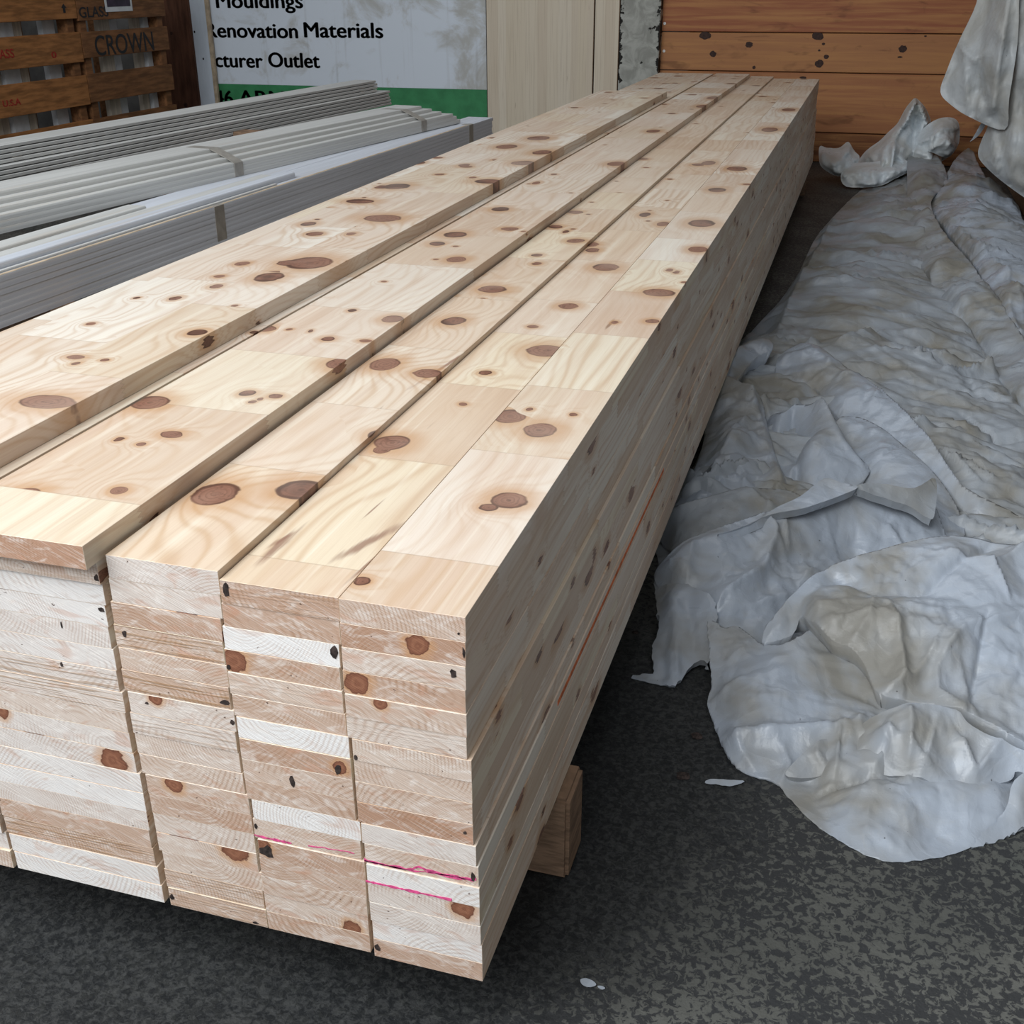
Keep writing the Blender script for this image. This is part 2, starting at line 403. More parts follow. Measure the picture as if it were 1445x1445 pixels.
# concrete pillar with chipped paint
def pillar_material():
    g = NG('chipped_paint'); P = g.obco(); x, y, z = g.sep(P)
    n = g.noise(P, 9.0, 5.0, 0.65, 0.8)
    col = g.mx(g.step(n, 0.35, 0.65), (0.30, 0.30, 0.27), (0.46, 0.46, 0.42))
    ex = g.step(g.m_('ABSOLUTE', x), 0.10, 0.147)
    chips = g.step(g.add(g.noise(P, 17.0, 4.0, 0.6, 0.6), g.mul(ex, 0.21)), 0.66, 0.69)
    col = g.mx(chips, col, (0.02, 0.018, 0.016))
    g.bump(g.add(n, g.mul(chips, -1.0)), 0.5, 0.01)
    return g.fin(col, 0.7, 0.25)
pl, pr = at(874, 60, Y=WALLY - 0.10), at(930, 60, Y=WALLY - 0.10)
hw = (pr[0] - pl[0]) / 2
o = boxobj('pillar', (-hw, 0, FLOOR), (hw, 0.3, 4.4), pillar_material(), bev=0.006, loc=((pl[0] + pr[0]) / 2, WALLY - 0.10, 0))
tag(o, 'pale concrete pillar with chipped black edges', 'pillar', kind='structure')
boxobj('wall_filler', (pr[0] - 0.02, WALLY + 0.02, FLOOR), (pr[0] + 0.2, WALLY + 0.2, 4.4), M['plaster'])['kind'] = 'structure'
tag(boxobj('ceiling', (-6.4, 0.9, 4.4), (2.6, WALLY + 0.2, 4.5), M['plaster']), 'dim warehouse ceiling', 'ceiling', kind='structure')

# ------------------------------------------------------------------ the lumber pile
COL4 = [(657, 871), (657, 906), (657, 941), (657, 974), (657, 1011), (658, 1041), (664.5, 1075), (666.5, 1103), (667, 1133), (668, 1163), (671.5, 1195),
        (675, 1224), (675, 1257), (676, 1282), (677.5, 1309), (680.5, 1333), (681, 1359)]
COL3 = [(480, 844), (480, 875), (479.5, 908), (480, 941), (482.5, 976), (487, 1008), (490.5, 1042), (492.5, 1074), (495.7, 1103), (499, 1131), (507.5, 1160),
        (508.5, 1186), (512.5, 1219), (514.7, 1244), (516.7, 1269), (520, 1292), (522.5, 1317)]
COL2 = [(313, 808), (315, 840.5), (316, 875), (317, 907), (319, 940), (321, 972), (328, 1005), (330, 1035), (337, 1062), (342, 1092), (349, 1123),
        (354, 1150), (359, 1176), (362, 1204), (370, 1230), (372, 1255), (375, 1284)]
COL1 = [(150, 806), (152, 826), (155, 856), (160, 886), (163, 916), (168.5, 947), (173.5, 978), (185.5, 1007), (187, 1034), (194, 1063), (200, 1092),
        (204, 1120), (207.6, 1145), (211, 1170), (217.6, 1195), (223, 1223), (228, 1250)]
# tone, rough, knot(u from left 0..1, height 0..1, radius m), words about the end
E4 = [(.52, 0, None, 'beige end with reddish patch'), (.78, 0, (.62, .55, .013), 'brown end with dark red knot'), (.38, 0, None, 'smooth beige end with one black fleck'),
      (.66, 0, (.12, .5, .014), 'orange-brown end with knot at left'), (.5, 0, (.3, .85, .008), 'end with small bullseye of rings'), (.34, .2, None, 'pale end with bold arching rings'),
      (.40, 0, None, 'pale end with slanting rings'), (.46, 0, None, 'beige end with curved rings'), (.5, 0, None, 'beige end with faint rings'), (.80, 0, None, 'plain brown end'),
      (.22, 0, None, 'white and pink end'), (.45, 0, None, 'tan end with pink crayon scrawl'), (.08, 0, None, 'white end with pink crayon line'), (.28, 0, (.86, .75, .014), 'greyish end with dark red knot at right'),
      (.25, 0, None, 'plain pale end'), (.10, 0, None, 'whitish end'), (.66, 0, None, 'brown end at the very bottom')]
E3 = [(.70, .3, None, 'brown end with black pitted flecks'), (.66, 0, None, 'end half grey half reddish'), (.02, 0, None, 'bright white end'), (.62, 0, (.08, .5, .015), 'tan end with red knot at left'),
      (.45, .2, None, 'grey-tan pitted end'), (.58, 0, None, 'tan end darkening downward'), (.02, 0, None, 'rough white end'), (.70, 0, (.9, .5, .009), 'brown end with dark slit at right'),
      (.52, 0, None, 'tan end with wavy rings'), (.60, 0, None, 'tan end with a dark stripe'), (.03, 0, None, 'white end jutting right'), (.45, 0, None, 'pinkish end with crayon dashes'),
      (.68, 0, (.03, .75, .012), 'brown end with black hole at left'), (.58, 0, None, 'tan end with swept rings'), (.5, 0, None, 'beige end with level grain'), (.42, 0, (.84, .15, .012), 'beige end with orange knot below right'),
      (.6, 0, None, 'reddish tan end at the bottom')]
E2 = [(.25, 0, None, 'whitish end with pink heart'), (.28, 0, None, 'whitish end with corner rings'), (.66, 0, None, 'reddish end with small arcs'), (.55, .9, None, 'yellow ridged end'),
      (.48, 0, None, 'tan slanting grain end'), (.6, 1.0, None, 'torn end with black holes'), (.30, .1, (.27, .9, .009), 'cream end with half red knot'), (.28, .5, None, 'cream end with level grain'),
      (.36, 0, None, 'cream end with wide arcs'), (.44, 0, None, 'greyish end with pink wedge'), (.55, 0, (.28, .75, .012), 'tan end with round dark-rimmed knot'), (.62, 0, None, 'plain tan end'),
      (.34, 0, None, 'pale grey end'), (.38, 0, (.8, .95, .018), 'end with large orange half knot'), (.42, 0, None, 'end with tight bullseye rings'), (.5, .6, None, 'yellowish ridged end'), (.58, .5, None, 'end with rust-brown stain')]
E1 = [(.35, .3, None, 'shadowed end under the overlapping board'), (.08, 0, None, 'white sawn end'), (.10, 0, None, 'white end with dark corner chip'), (.2, 0, None, 'white end with short dark nick'),
      (.16, 0, None, 'pale end with two nicks'), (.25, .8, None, 'white end with pitted left half'), (.30, .9, None, 'cream end with ridged grain'), (.36, 0, None, 'pinkish end'), (.22, 0, (.18, .9, .012), 'pale end with orange smear on top'),
      (.2, 0, (.86, .4, .018), 'pale end with squarish red knot at right'), (.12, 0, None, 'white end with arcs'), (.08, 0, None, 'very white end'), (.25, 0, None, 'cream end with pink tongue'), (.62, 0, None, 'brown end with flame grain'),
      (.6, .9, None, 'tan end with ridged stripes'), (.10, 0, None, 'white end with swirl'), (.06, 0, None, 'plain white end at the bottom')]
ORD = ['top', 'second', 'third', 'fourth', 'fifth', 'sixth', 'seventh', 'eighth', 'ninth', 'tenth', 'eleventh', 'twelfth', 'thirteenth', 'fourteenth', 'fifteenth', 'sixteenth', 'bottom']
GRP = 'knotty pine boards in the long pile'
TOPK = {}
STREAKS = {}
def streaks_px(lst):
    def f(cx, yf, z1):
        out = []
        for (x0, y0, x1, y1, hx) in lst:
            a = at(x0, y0, z=z1); b = at(x1, y1, z=z1); m = (a + b) / 2
            out.append((m[0] - cx, m[1] - yf, hx, abs(b[1] - a[1]) / 2 + .01, (b[0] - a[0]) / (b[1] - a[1] + 1e-6)))
        return out
    return f
def board(x0, x1, yf, yb, z0, z1, tone, rough, knot, label, mat=None, strip=50.0, seed=None, rz=0.0, knots_px=None, cat='board'):
    w = x1 - x0; h = z1 - z0; L = yb - yf
    cx = (x0 + x1) / 2
    if knots_px:
        kk = []
        for (px, py, rpx, rpy) in knots_px:
            p = at(px, py, z=z1); q = at(px + rpx, py, z=z1); q2 = at(px, py - rpy, z=z1)
            kk.append((p[0] - cx, p[1] - yf, abs(np.linalg.norm(q - p)) + .001, abs(q2[1] - p[1]) + .001))
        mat = pine('knotty_pine_top', kk, STREAKS.get(len(kk), lambda *a: ())(cx, yf, z1), dens=0.40, warm=TOPK.get('warm', 0), rate=TOPK.get('rate', 3.2))
    bm = bmesh.new(); vs_, fs = box(bm, (-w / 2, 0, 0), (w / 2, L, h))
    fs[2].material_index = 1; fs[3].material_index = 1
    bmesh.ops.bevel(bm, geom=bm.edges[:], offset=0.00035, segments=1, affect='EDGES')
    o = from_bm('pine_board', bm, [mat or M['pine'], M['end']])
    o.location = (cx, yf, z0); o.rotation_euler = (0, 0, rz)
    o['seed'] = seed if seed is not None else rng.uniform(0, 1)
    o['tone'] = float(tone); o['rough'] = float(rough); o['strip'] = float(strip)
    o['knot'] = [(knot[0] - 0.5) * w, knot[1] * h, knot[2]] if knot else [0.0, 0.0, 0.0]
    tag(o, label, cat, GRP)
    return o

K4 = [(762, 607, 22, 10), (809, 585, 4, 2), (718, 706, 26, 11), (690, 716, 14, 5), (510, 820, 11, 6), (930, 413, 22, 5), (945, 381, 4, 2), (955, 384, 4, 2), (985, 352, 13, 4), (868, 455, 4, 2), (990, 315, 18, 5), (1012, 268, 12, 3),
      (1040, 238, 14, 3), (1086, 183, 11, 3), (1113, 155, 9, 2)]
K3 = [(539, 635, 11, 5), (685, 526, 8, 3), (770, 495, 26, 8), (802, 432, 13, 4), (855, 377, 18, 5), (752, 461, 7, 2), (835, 345, 9, 3), (836, 353, 9, 3), (935, 316, 8, 3), (910, 303, 7, 3), (913, 239, 14, 4), (1000, 230, 9, 3), (778, 376, 13, 5), (870, 290, 8, 2)]
K2 = [(304, 697, 31, 17), (424, 691, 34, 14), (543, 514, 20, 9), (604, 527, 20, 6), (640, 453, 16, 6), (695, 408, 19, 5), (798, 327, 4, 2), (758, 360, 7, 2), (757, 372, 6, 2)]
K1 = [(211, 568, 26, 10), (242, 613, 15, 5), (168, 620, 5, 3), (388, 559, 9, 3), (366, 563, 3, 2), (356, 567, 4, 2), (462, 478, 9, 3), (553, 450, 14, 5), (437, 467, 3, 2), (515, 481, 8, 2), (496, 438, 5, 2), (643, 366, 13, 4), (641, 331, 16, 4),
      (705, 295, 12, 3), (755, 258, 5, 2), (868, 231, 12, 3), (780, 246, 4, 1), (920, 185, 9, 2), (990, 150, 9, 2), (1004, 138, 8, 2)]
K0 = [(67, 567, 42, 10), (107, 504, 12, 3), (148, 508, 5, 2), (310, 390, 7, 2), (305, 404, 8, 3), (342, 372, 9, 3), (380, 391, 19, 7), (436, 371, 32, 9), (407, 371, 16, 4), (444, 330, 11, 3), (540, 308, 26, 5), (560, 263, 18, 4), (508, 284, 20, 3),
      (495, 330, 6, 2), (690, 256, 20, 3), (655, 233, 7, 2), (738, 230, 16, 3), (715, 207, 14, 3), (760, 195, 15, 3), (765, 215, 13, 3), (435, 316, 10, 3), (420, 460, 6, 2), (500, 262, 8, 2), (590, 230, 9, 2), (247, 421, 7, 3)]
WB = 0.1396
STREAKS[len(K3)] = streaks_px([(352, 805, 432, 738, .010), (508, 735, 548, 700, .0022), (455, 800, 575, 735, .012), (375, 775, 420, 748, .006), (480, 830, 560, 760, .004)])
STREAKS[len(K2)] = streaks_px([(560, 560, 700, 470, .006)])
CRACK = 0
def col_boards(px, ends, z_tot, width, rightlim, colname, far, strip=50.0, knots=None, tk=None):
    out = []
    t = z_tot / 17
    for k in range(17):
        ztop = z_tot - k * t
        p = at(px[k][0], px[k][1], z=ztop)
        xr = p[0] if rightlim is None else min(p[0], rightlim[k] - 0.0012)
        yf = p[1]; ybase = float(np.mean([at(a_[0], a_[1], z=z_tot - j * t)[1] for j, a_ in enumerate(px)]))
        yf = ybase + (yf - ybase) * (0.9 if (len(knots or []) == len(K4) and k == 11) else 0.3)
        tone, rough, kn, words = ends[k]
        lab = '%s board down in %s, %s' % (ORD[k], colname, words)
        if k == 0: lab = 'top board of %s, %s' % (colname, words)
        if k == 16: lab = 'bottom board of %s, %s' % (colname, words)
        TOPK.clear(); TOPK.update(tk or {})
        o = board(xr - width, xr, yf, far + rng.uniform(-.03, .03), ztop - t + 0.0004, ztop, tone, rough, kn, lab, M['pine_dense'] if rightlim is None and k else None, strip,
                  knots_px=knots if k == 0 else None)
        out.append((xr - width, yf, o))
    return out
H = 17 * T
c4 = col_boards(COL4, E4, H, WB, None, 'the right column', 6.85, knots=K4)
c3 = col_boards(COL3, E3, H - 0.0005, WB, [a[0] for a in c4], 'the second column from right', 6.85, knots=K3, tk={'warm': 0.16})
c2 = col_boards(COL2, E2, H + 0.009, WB, [a[0] for a in c3], 'the third column from right', 6.85, knots=K2, tk={'warm': 0.14})
c1 = col_boards(COL1, E1, H + 0.001, 0.226, [a[0] - 0.008 for a in c2], 'the wide-board column', 6.80)
for k in range(17):
    ztop = H - k * T; xr = c1[k][0] - 0.005
    tone = [.3, .5, .2, .6, .3, .15, .5, .4, .25, .6, .3, .5, .3, .7, .1, .2, .45][k]
    seen = k in (12, 13, 14, 15, 16)
    lab = '%s board down of the far-left column, only its end corner in frame' % ORD[k] if k < 16 else 'bottom board of the far-left column, only its end corner in frame'
    if not seen: lab = 'pine board stacked inside the far-left column'
    board(xr - 0.33, xr, c1[k][1] + rng.uniform(-.006, .006), 6.8, ztop - T + .0004, ztop, tone, 0, None, lab)
TOPK.clear()
# upper loose layers
p = at(123, 772, z=18 * T + .0015)
board(p[0] - 0.214, p[0] - 0.006, p[1], 6.72, 17 * T + .0018, 18 * T + .0015, .82, 0, None, 'raised wide board with red-brown end overlapping the column beside it', knots_px=K1, rz=-0.0014, strip=50)
board(-0.985, -0.645, -0.05, 6.70, 17 * T + .0008, 18 * T + .0008, .4, 0, None, 'board layer showing as a pale sliver beneath the highest left board', strip=0.16)
board(-1.000, -0.664, -0.08, 5.08, 18 * T + .0012, 19 * T + .0012, .4, 0, None, 'highest wide pine panel along the left edge of the pile', knots_px=K0, strip=0.168)

# crayon scrawls, dark chips
def wavy(name, parent, pts_px, yfront, th, mat, seed=0, n=5):
    q = random.Random(seed); bm = bmesh.new(); P = []
    for i in range(len(pts_px) - 1):
        for s in range(n):
            f = s / n; P.append((pts_px[i][0] * (1 - f) + pts_px[i + 1][0] * f, pts_px[i][1] * (1 - f) + pts_px[i + 1][1] * f))
    P.append(pts_px[-1])
    up = []; dn = []
    for (px, py) in P:
        w = at(px, py + q.uniform(-1, 1) * .8, Y=yfront); t = th * q.uniform(.35, 1.3)
        zc = min(max(w[2], parent.location.z + .003), parent.location.z + T - .004)
        w = np.array((w[0], w[1], zc)); up.append(bm.verts.new((w[0], yfront - .0006, w[2] + t / 2))); dn.append(bm.verts.new((w[0], yfront - .0006, w[2] - t / 2)))
    for i in range(len(up) - 1): bm.faces.new((up[i], up[i + 1], dn[i + 1], dn[i]))
    r = bmesh.ops.extrude_face_region(bm, geom=bm.faces[:])
    for v in [e for e in r['geom'] if isinstance(e, bmesh.types.BMVert)]: v.co.y += .0005
    o = from_bm(name, bm, mat); o.parent = parent; o.matrix_parent_inverse = Matrix.Translation(-parent.location)
    o['label'] = 'pink crayon line'
    return o
b = c4[11][2]
wavy('crayon_mark', b, [(514, 1213), (540, 1220), (580, 1227), (590, 1223), (605, 1228), (640, 1238), (672, 1241)], b.location.y, .004, M['crayon'], 1)
wavy('crayon_mark', b, [(515, 1221), (545, 1221), (575, 1229), (600, 1230), (640, 1235), (668, 1243)], b.location.y, .002, M['crayon'], 2)
b = c4[12][2]
wavy('crayon_mark', b, [(517, 1253), (535, 1259), (565, 1264), (580, 1272), (605, 1279), (638, 1281)], b.location.y, .0035, M['crayon'], 3)
b = c3[11][2]
wavy('crayon_mark', b, [(359, 1178), (380, 1185), (400, 1192), (412, 1195)], b.location.y, .0035, M['crayon'], 4)
wavy('crayon_mark', b, [(435, 1193), (470, 1198), (500, 1204)], b.location.y, .0012, M['crayon'], 5)
def chip(parent, px, py, w, h, seed):
    y0 = parent.location.y; c = at(px, py, Y=y0)
    q = random.Random(seed); bm = bmesh.new(); f = []
    s = 1 / 1150; h = min(h, T * 1150 * .92); hh = h * s * .575; w_ = WB if w else 0
    c[2] = min(max(c[2], parent.location.z + hh + .0004), parent.location.z + T - hh - .001)
    hw_ = parent.dimensions.x / 2 - w * s * .58
    c[0] = min(max(c[0], parent.location.x - hw_), parent.location.x + hw_)
    for k in range(9):
        a = 2 * math.pi * k / 9; r = q.uniform(.65, 1.15)
        f.append(bm.verts.new((c[0] + w * s * r * math.cos(a) / 2, y0 - .0007, c[2] + h * s * r * math.sin(a) / 2)))
    bm.faces.new(f)
    r = bmesh.ops.extrude_face_region(bm, geom=bm.faces[:])
    for v in [e for e in r['geom'] if isinstance(e, bmesh.types.BMVert)]: v.co.y += .0006
    o = from_bm('bark_pocket', bm, M['grime']); o.parent = parent; o.matrix_parent_inverse = Matrix.Translation(-parent.location)
for (col, k, px, py, w, h) in [(c4, 2, 640, 950, 9, 13), (c3, 2, 476, 921, 11, 18), (c4, 1, 655, 921, 4, 16), (c4, 11, 668, 1237, 7, 15), (c4, 16, 529, 1336, 9, 14), (c3, 7, 477, 1086, 9, 20), (c3, 12, 367, 1204, 22, 24),
                               (c3, 0, 319, 832, 9, 22), (c2, 5, 322, 992, 14, 10), (c2, 6, 329, 1019, 7, 9), (c2, 6, 207, 992, 6, 4), (c1, 2, 149, 861, 10, 9), (c4, 9, 656, 1175, 5, 6), (c3, 11, 358, 1165, 6, 11), (c3, 8, 416, 1133, 9, 20),
                               (c2, 3, 176, 894, 7, 12), (c2, 16, 240, 1265, 8, 12), (c2, 16, 361, 1302, 9, 5), (c1, 5, 87, 937, 5, 8), (c1, 3, 87, 882, 3, 11), (c4, 0, 647, 894, 3, 4), (c1, 0, 146, 817, 7, 12), (c4, 6, 504, 1112, 6, 8), (c3, 3, 317, 945, 6, 10)]:
    chip(col[k][2], px, py, w, h, int(px))
# orange line along the shaded side
b = c4[11][2]
A = at(782, 985, X=0.0); B = at(900, 745, X=0.0)
kk = min(range(17), key=lambda k: abs(c4[k][2].location.z + T / 2 - A[2]))
b = c4[kk][2]; xs = b.location.x + WB / 2
bm = bmesh.new(); box(bm, (xs - .0004, A[1], b.location.z + .010), (xs + .0007, B[1] + .25, b.location.z + .018))
o = from_bm('crayon_line', bm, M['crayon_orange']); o.parent = b; o.matrix_parent_inverse = Matrix.Translation(-b.location); o['label'] = 'orange line along the board edge'

# dunnage under the pile
def dunnage(x0, x1, y0, y1, label, name='timber_block'):
    bm = bmesh.new(); n = 7
    prof = [(y0, FLOOR), (y0, FLOOR + .10)]
    vs_, fs = box(bm, (x0, y0, FLOOR), (x1, y1, -0.0005))
    bmesh.ops.bevel(bm, geom=bm.edges[:], offset=0.006, segments=2, affect='EDGES')
    o = from_bm(name, bm, M['timber'])
    return tag(o, label, 'timber', 'timber bearers under the pile')
dunnage(-1.0, 0.027, 0.345, 0.436, 'rough wooden bearer poking out under the near end of the pile')
dunnage(-1.0, -0.005, 6.46, 6.56, 'small wooden bearer under the far end of the pile')

# ------------------------------------------------------------------ crumpled plastic
def hash2(ix, iy, s):
    h = (ix.astype(np.int64) * 374761393 + iy.astype(np.int64) * 668265263 + int(s) * 1274126177) & 0x7fffffff
    h = ((h ^ (h >> 13)) * 1103515245 + 12345) & 0x7fffffff
    h = (h ^ (h >> 16)) & 0xffff
    return h / 65535.0
def vnoise(x, y, s):
    ix = np.floor(x); iy = np.floor(y); fx = x - ix; fy = y - iy
    fx = fx * fx * fx * (fx * (fx * 6 - 15) + 10); fy = fy * fy * fy * (fy * (fy * 6 - 15) + 10)
    a = hash2(ix, iy, s); b = hash2(ix + 1, iy, s); c = hash2(ix, iy + 1, s); d = hash2(ix + 1, iy + 1, s)
    return (a * (1 - fx) + b * fx) * (1 - fy) + (c * (1 - fx) + d * fx) * fy
def sstep(v, a, b):
    t = np.clip((v - a) / (b - a), 0, 1); return t * t * (3 - 2 * t)
def crumple(x, y, seed, freq, ang=None, spread=3.14):
    """sharp creases: warped triangle waves that come and go"""
    q = np.random.RandomState(seed); out = np.zeros_like(x)
    for k in range(7):
        th = (ang if ang is not None else 0) + q.uniform(-.5, .5) * spread
        f = freq * (0.55 * 1.45 ** (k * 0.75)); a = 1.0 / (f / freq) ** 1.05
        u = x * math.cos(th) + y * math.sin(th)
        w = 1.5 * vnoise(x * f * .55 + 7 * k, y * f * .55 - 3 * k, seed + k)
        t = u * f + w + q.uniform(0, 9)
        tri = 2 * np.abs(t - np.floor(t + .5))
        sh = np.minimum(tri, 1.5 * (1 - tri) + .25)
        m = sstep(vnoise(x * f * .6 + 31 * k, y * f * .6 + 17, seed + 50 + k), .35, .75)
        out += a * m * sh
    return out
def facet(x, y, f, seed):
    """flat triangles meeting in sharp creases, like a sheet that has been scrunched"""
    u = x * f + 1.1 * (vnoise(x * f * .8, y * f * .8, seed) - .5) + .5 * (vnoise(x * f * 2.1, y * f * 2.1, seed + 9) - .5)
    v = y * f + 1.1 * (vnoise(x * f * .8 + 40, y * f * .8 + 9, seed + 1) - .5) + .5 * (vnoise(x * f * 2.1, y * f * 2.1, seed + 19) - .5)
    s = (u + v) * .366; u = u + s; v = v + s
    i = np.floor(u); j = np.floor(v); a = u - i; b = v - j
    H = lambda p, q: hash2(i + p, j + q, seed + 3)
    h00 = H(0, 0); h10 = H(1, 0); h01 = H(0, 1); h11 = H(1, 1)
    return np.where(a > b, h00 + (h10 - h00) * a + (h11 - h10) * b, h00 + (h01 - h00) * b + (h11 - h01) * a)
def seg_dist(P, A, B):
    d = B - A; L = (d * d).sum() + 1e-12
    t = np.clip(((P - A) @ d) / L, 0, 1); Q = A + t[:, None] * d
    return np.sqrt(((P - Q) ** 2).sum(1)), Q, (P[:, 0] - A[0]) * d[1] - (P[:, 1] - A[1]) * d[0]
def poly_dist(P, poly):
    best = np.full(len(P), 1e9); Q = P.copy(); inside = np.zeros(len(P), bool); n = len(poly)
    for i in range(n):
        A, B = poly[i], poly[(i + 1) % n]
        d, q, _ = seg_dist(P, A, B); m = d < best; best[m] = d[m]; Q[m] = q[m]
        c = (A[1] > P[:, 1]) != (B[1] > P[:, 1])
        with np.errstate(divide='ignore', invalid='ignore'):
            xx = (B[0] - A[0]) * (P[:, 1] - A[1]) / (B[1] - A[1] + 1e-15) + A[0]
        inside ^= c & (P[:, 0] < xx)
    return best, Q, inside
def tps_fit(P, v, lam=1e-4):
    n = len(P); r = np.sqrt(((P[:, None] - P[None]) ** 2).sum(2)); K = r + lam * np.eye(n)   # linear kernel: taut, no overshoot
    A = np.zeros((n + 1, n + 1)); A[:n, :n] = K; A[:n, n] = 1; A[n, :n] = 1
    sol = np.linalg.solve(A, np.r_[v, 0]); return sol
def tps_eval(sol, P, X):
    out = np.full(len(X), sol[-1])
    for w, p in zip(sol[:-1], P): out += w * np.sqrt(((X - p) ** 2).sum(1) + 0.0004)
    return out
def smooth_closed(pts, n):
    """Catmull-Rom through the outline so edges run in soft curves"""
    pts = np.array(pts, float); N = len(pts); out = []
    for i in range(N):
        p0, p1, p2, p3 = pts[i - 1], pts[i], pts[(i + 1) % N], pts[(i + 2) % N]
        for k in range(n):
            t = k / n
            out.append(0.5 * ((2 * p1) + (-p0 + p2) * t + (2 * p0 - 5 * p1 + 4 * p2 - p3) * t * t + (-p0 + 3 * p1 - 3 * p2 + p3) * t ** 3))
    return np.array(out)
TARP_PARTS = []
def sheet(name, outline, inner, amp, freq, mat, parent=None, axis='z', ridges=(), ragged=0.0, seed=1, ang=None, spread=3.14, cell=0.0016, skirt=0.05, lift=0.0, ymul=1.35, holes=(), edge_soft=0.03, stretch=None):
    def w3(px, py, h): return at(px, py, z=FLOOR + h) if axis == 'z' else at(px, py, Y=h)
    def pl2(w): return (w[0], w[1]) if axis == 'z' else (w[0], w[2])
    hv = (lambda w: w[2]) if axis == 'z' else (lambda w: -w[1])
    W = np.array([w3(*o) for o in outline]); sm = smooth_closed(W, 4)
    poly = np.array([pl2(w) for w in sm]); ph = np.array([hv(w) for w in sm])
    IW = [w3(*o) for o in inner]
    cp = np.vstack([poly, np.array([pl2(w) for w in IW]).reshape(-1, 2)]); ch = np.r_[ph, [hv(w) for w in IW]]
    sc = np.array([1.0, 0.45]) if axis == 'z' and stretch is None else np.array(stretch or (1, 1))
    sol = tps_fit(cp * sc, ch)
    if ragged:
        q = np.random.RandomState(seed + 5); pp = []
        for i in range(len(poly)):
            A, B = poly[i], poly[(i + 1) % len(poly)]; L = np.linalg.norm(B - A); m = max(1, int(L / 0.006))
            for k in range(m): pp.append(A + (B - A) * k / m + q.normal(0, ragged, 2))
        poly = np.array(pp)
    lo = poly.min(0); hi = poly.max(0)
    dep = (lambda a, b: (np.linalg.norm(np.array([a, b]) - CAM[:2]) + .6)) if axis == 'z' else (lambda a, b: abs(W[0][1] - CAM[1]) + .3)
    rows = [lo[1] - .02]
    while rows[-1] < hi[1] + .02:
        d = dep((lo[0] + hi[0]) / 2, rows[-1]); rows.append(rows[-1] + cell * d * (ymul if axis == 'z' else 1.0) * (1 + max(0, d - 3) * .25 if axis == 'z' else 1))
    rows = np.array(rows); cm = cell * dep((lo[0] + hi[0]) / 2, lo[1] if axis == 'z' else 0)
    if axis == 'z' and hi[1] - lo[1] > 3: cm *= 1.25
    cols = np.arange(lo[0] - .02, hi[0] + .02 + cm, cm)
    GX, GY = np.meshgrid(cols, rows); P = np.stack([GX.ravel(), GY.ravel()], 1)
    d, Q, ins = poly_dist(P, poly)
    nc = len(cols); nr = len(rows)
    idx = np.arange(nr * nc).reshape(nr, nc)
    quads = np.stack([idx[:-1, :-1], idx[:-1, 1:], idx[1:, 1:], idx[1:, :-1]], 2).reshape(-1, 4)
    keep = ins[quads].sum(1) >= 1
    for (hx, hy, hr, hr2) in holes:
        c = pl2(w3(hx, hy, 0.06)); e = ((P[:, 0] - c[0]) / hr) ** 2 + ((P[:, 1] - c[1]) / hr2) ** 2 + .6 * (vnoise(P[:, 0] * 60, P[:, 1] * 60, 3) - .5)
        keep &= ~((e[quads] < 1).all(1))
    quads = quads[keep]
    used = np.unique(quads)
    P2 = P.copy(); P2[~ins] = Q[~ins]
    remap = -np.ones(len(P), int); remap[used] = np.arange(len(used)); quads = remap[quads]; X = P2[used]; dd = np.where(ins[used], d[used], 0)
    h = tps_eval(sol, cp * sc, X * sc)
    mask = sstep(dd, 0.0, edge_soft)
    cr = crumple(X[:, 0], X[:, 1], seed, freq, ang, spread); th = ang or 0.0; ax = X[:, 0] * math.cos(th) + X[:, 1] * math.sin(th); ay = -X[:, 0] * math.sin(th) + X[:, 1] * math.cos(th)
    if ang is not None: ay = ay * .45
    f1 = facet(ax, ay, freq * .95, seed + 300); f2 = facet(ax, ay, freq * 2.3, seed + 400); f3 = facet(ax, ay, freq * 5.5, seed + 500)
    loc = sstep(vnoise(ax * freq * .7, ay * freq * .7, seed + 77), .4, .75)
    h = h + amp * ((cr - .8) * .5 + (f1 - .5) * 1.9 + (f2 - .5) * (.30 + .75 * loc) + (f3 - .5) * (.10 + .75 * loc) + (facet(ax, ay, freq * 11.0, seed + 600) - .5) * (.34 if axis == 'z' else .08) * sstep(vnoise(ax * freq, ay * freq, seed + 88), .45, .8)) * (.25 + .75 * mask)
    qq = np.random.RandomState(seed + 900); span = hi - lo; area_ = span[0] * span[1] * (1 if axis != 'z' else .8)
    for k in range(int(min(170, area_ * 60 * (freq / 6.0)))):
        c = lo + span * qq.rand(2); th2 = (qq.uniform(-.5, .5) * 3.14 if ang is None else ang - 1.57 + qq.normal(0, .45)); Ls = qq.uniform(.06, .30) * (6 / freq)
        dv = np.array([math.cos(th2), math.sin(th2)]) * Ls; m = np.where((np.abs(X[:, 0] - c[0]) < Ls * .5 + .12) & (np.abs(X[:, 1] - c[1]) < Ls * .5 + .12))[0]
        if len(m) < 4: continue
        d2, q2, s2 = seg_dist(X[m], c - dv / 2, c + dv / 2)
        tt = ((X[m] - c) @ dv) / (Ls * Ls); fade = np.clip(1 - np.abs(tt) * 1.7, 0, 1)
        wd = qq.uniform(.008, .022) * (6 / freq); wd = np.where(s2 > 0, wd, wd * qq.uniform(.15, .6))
        h[m] += amp * qq.uniform(.4, 1.5) * qq.choice([1, 1, -.7]) * np.exp(-d2 / wd) * (.3 + .7 * fade) * (.25 + .75 * mask[m])
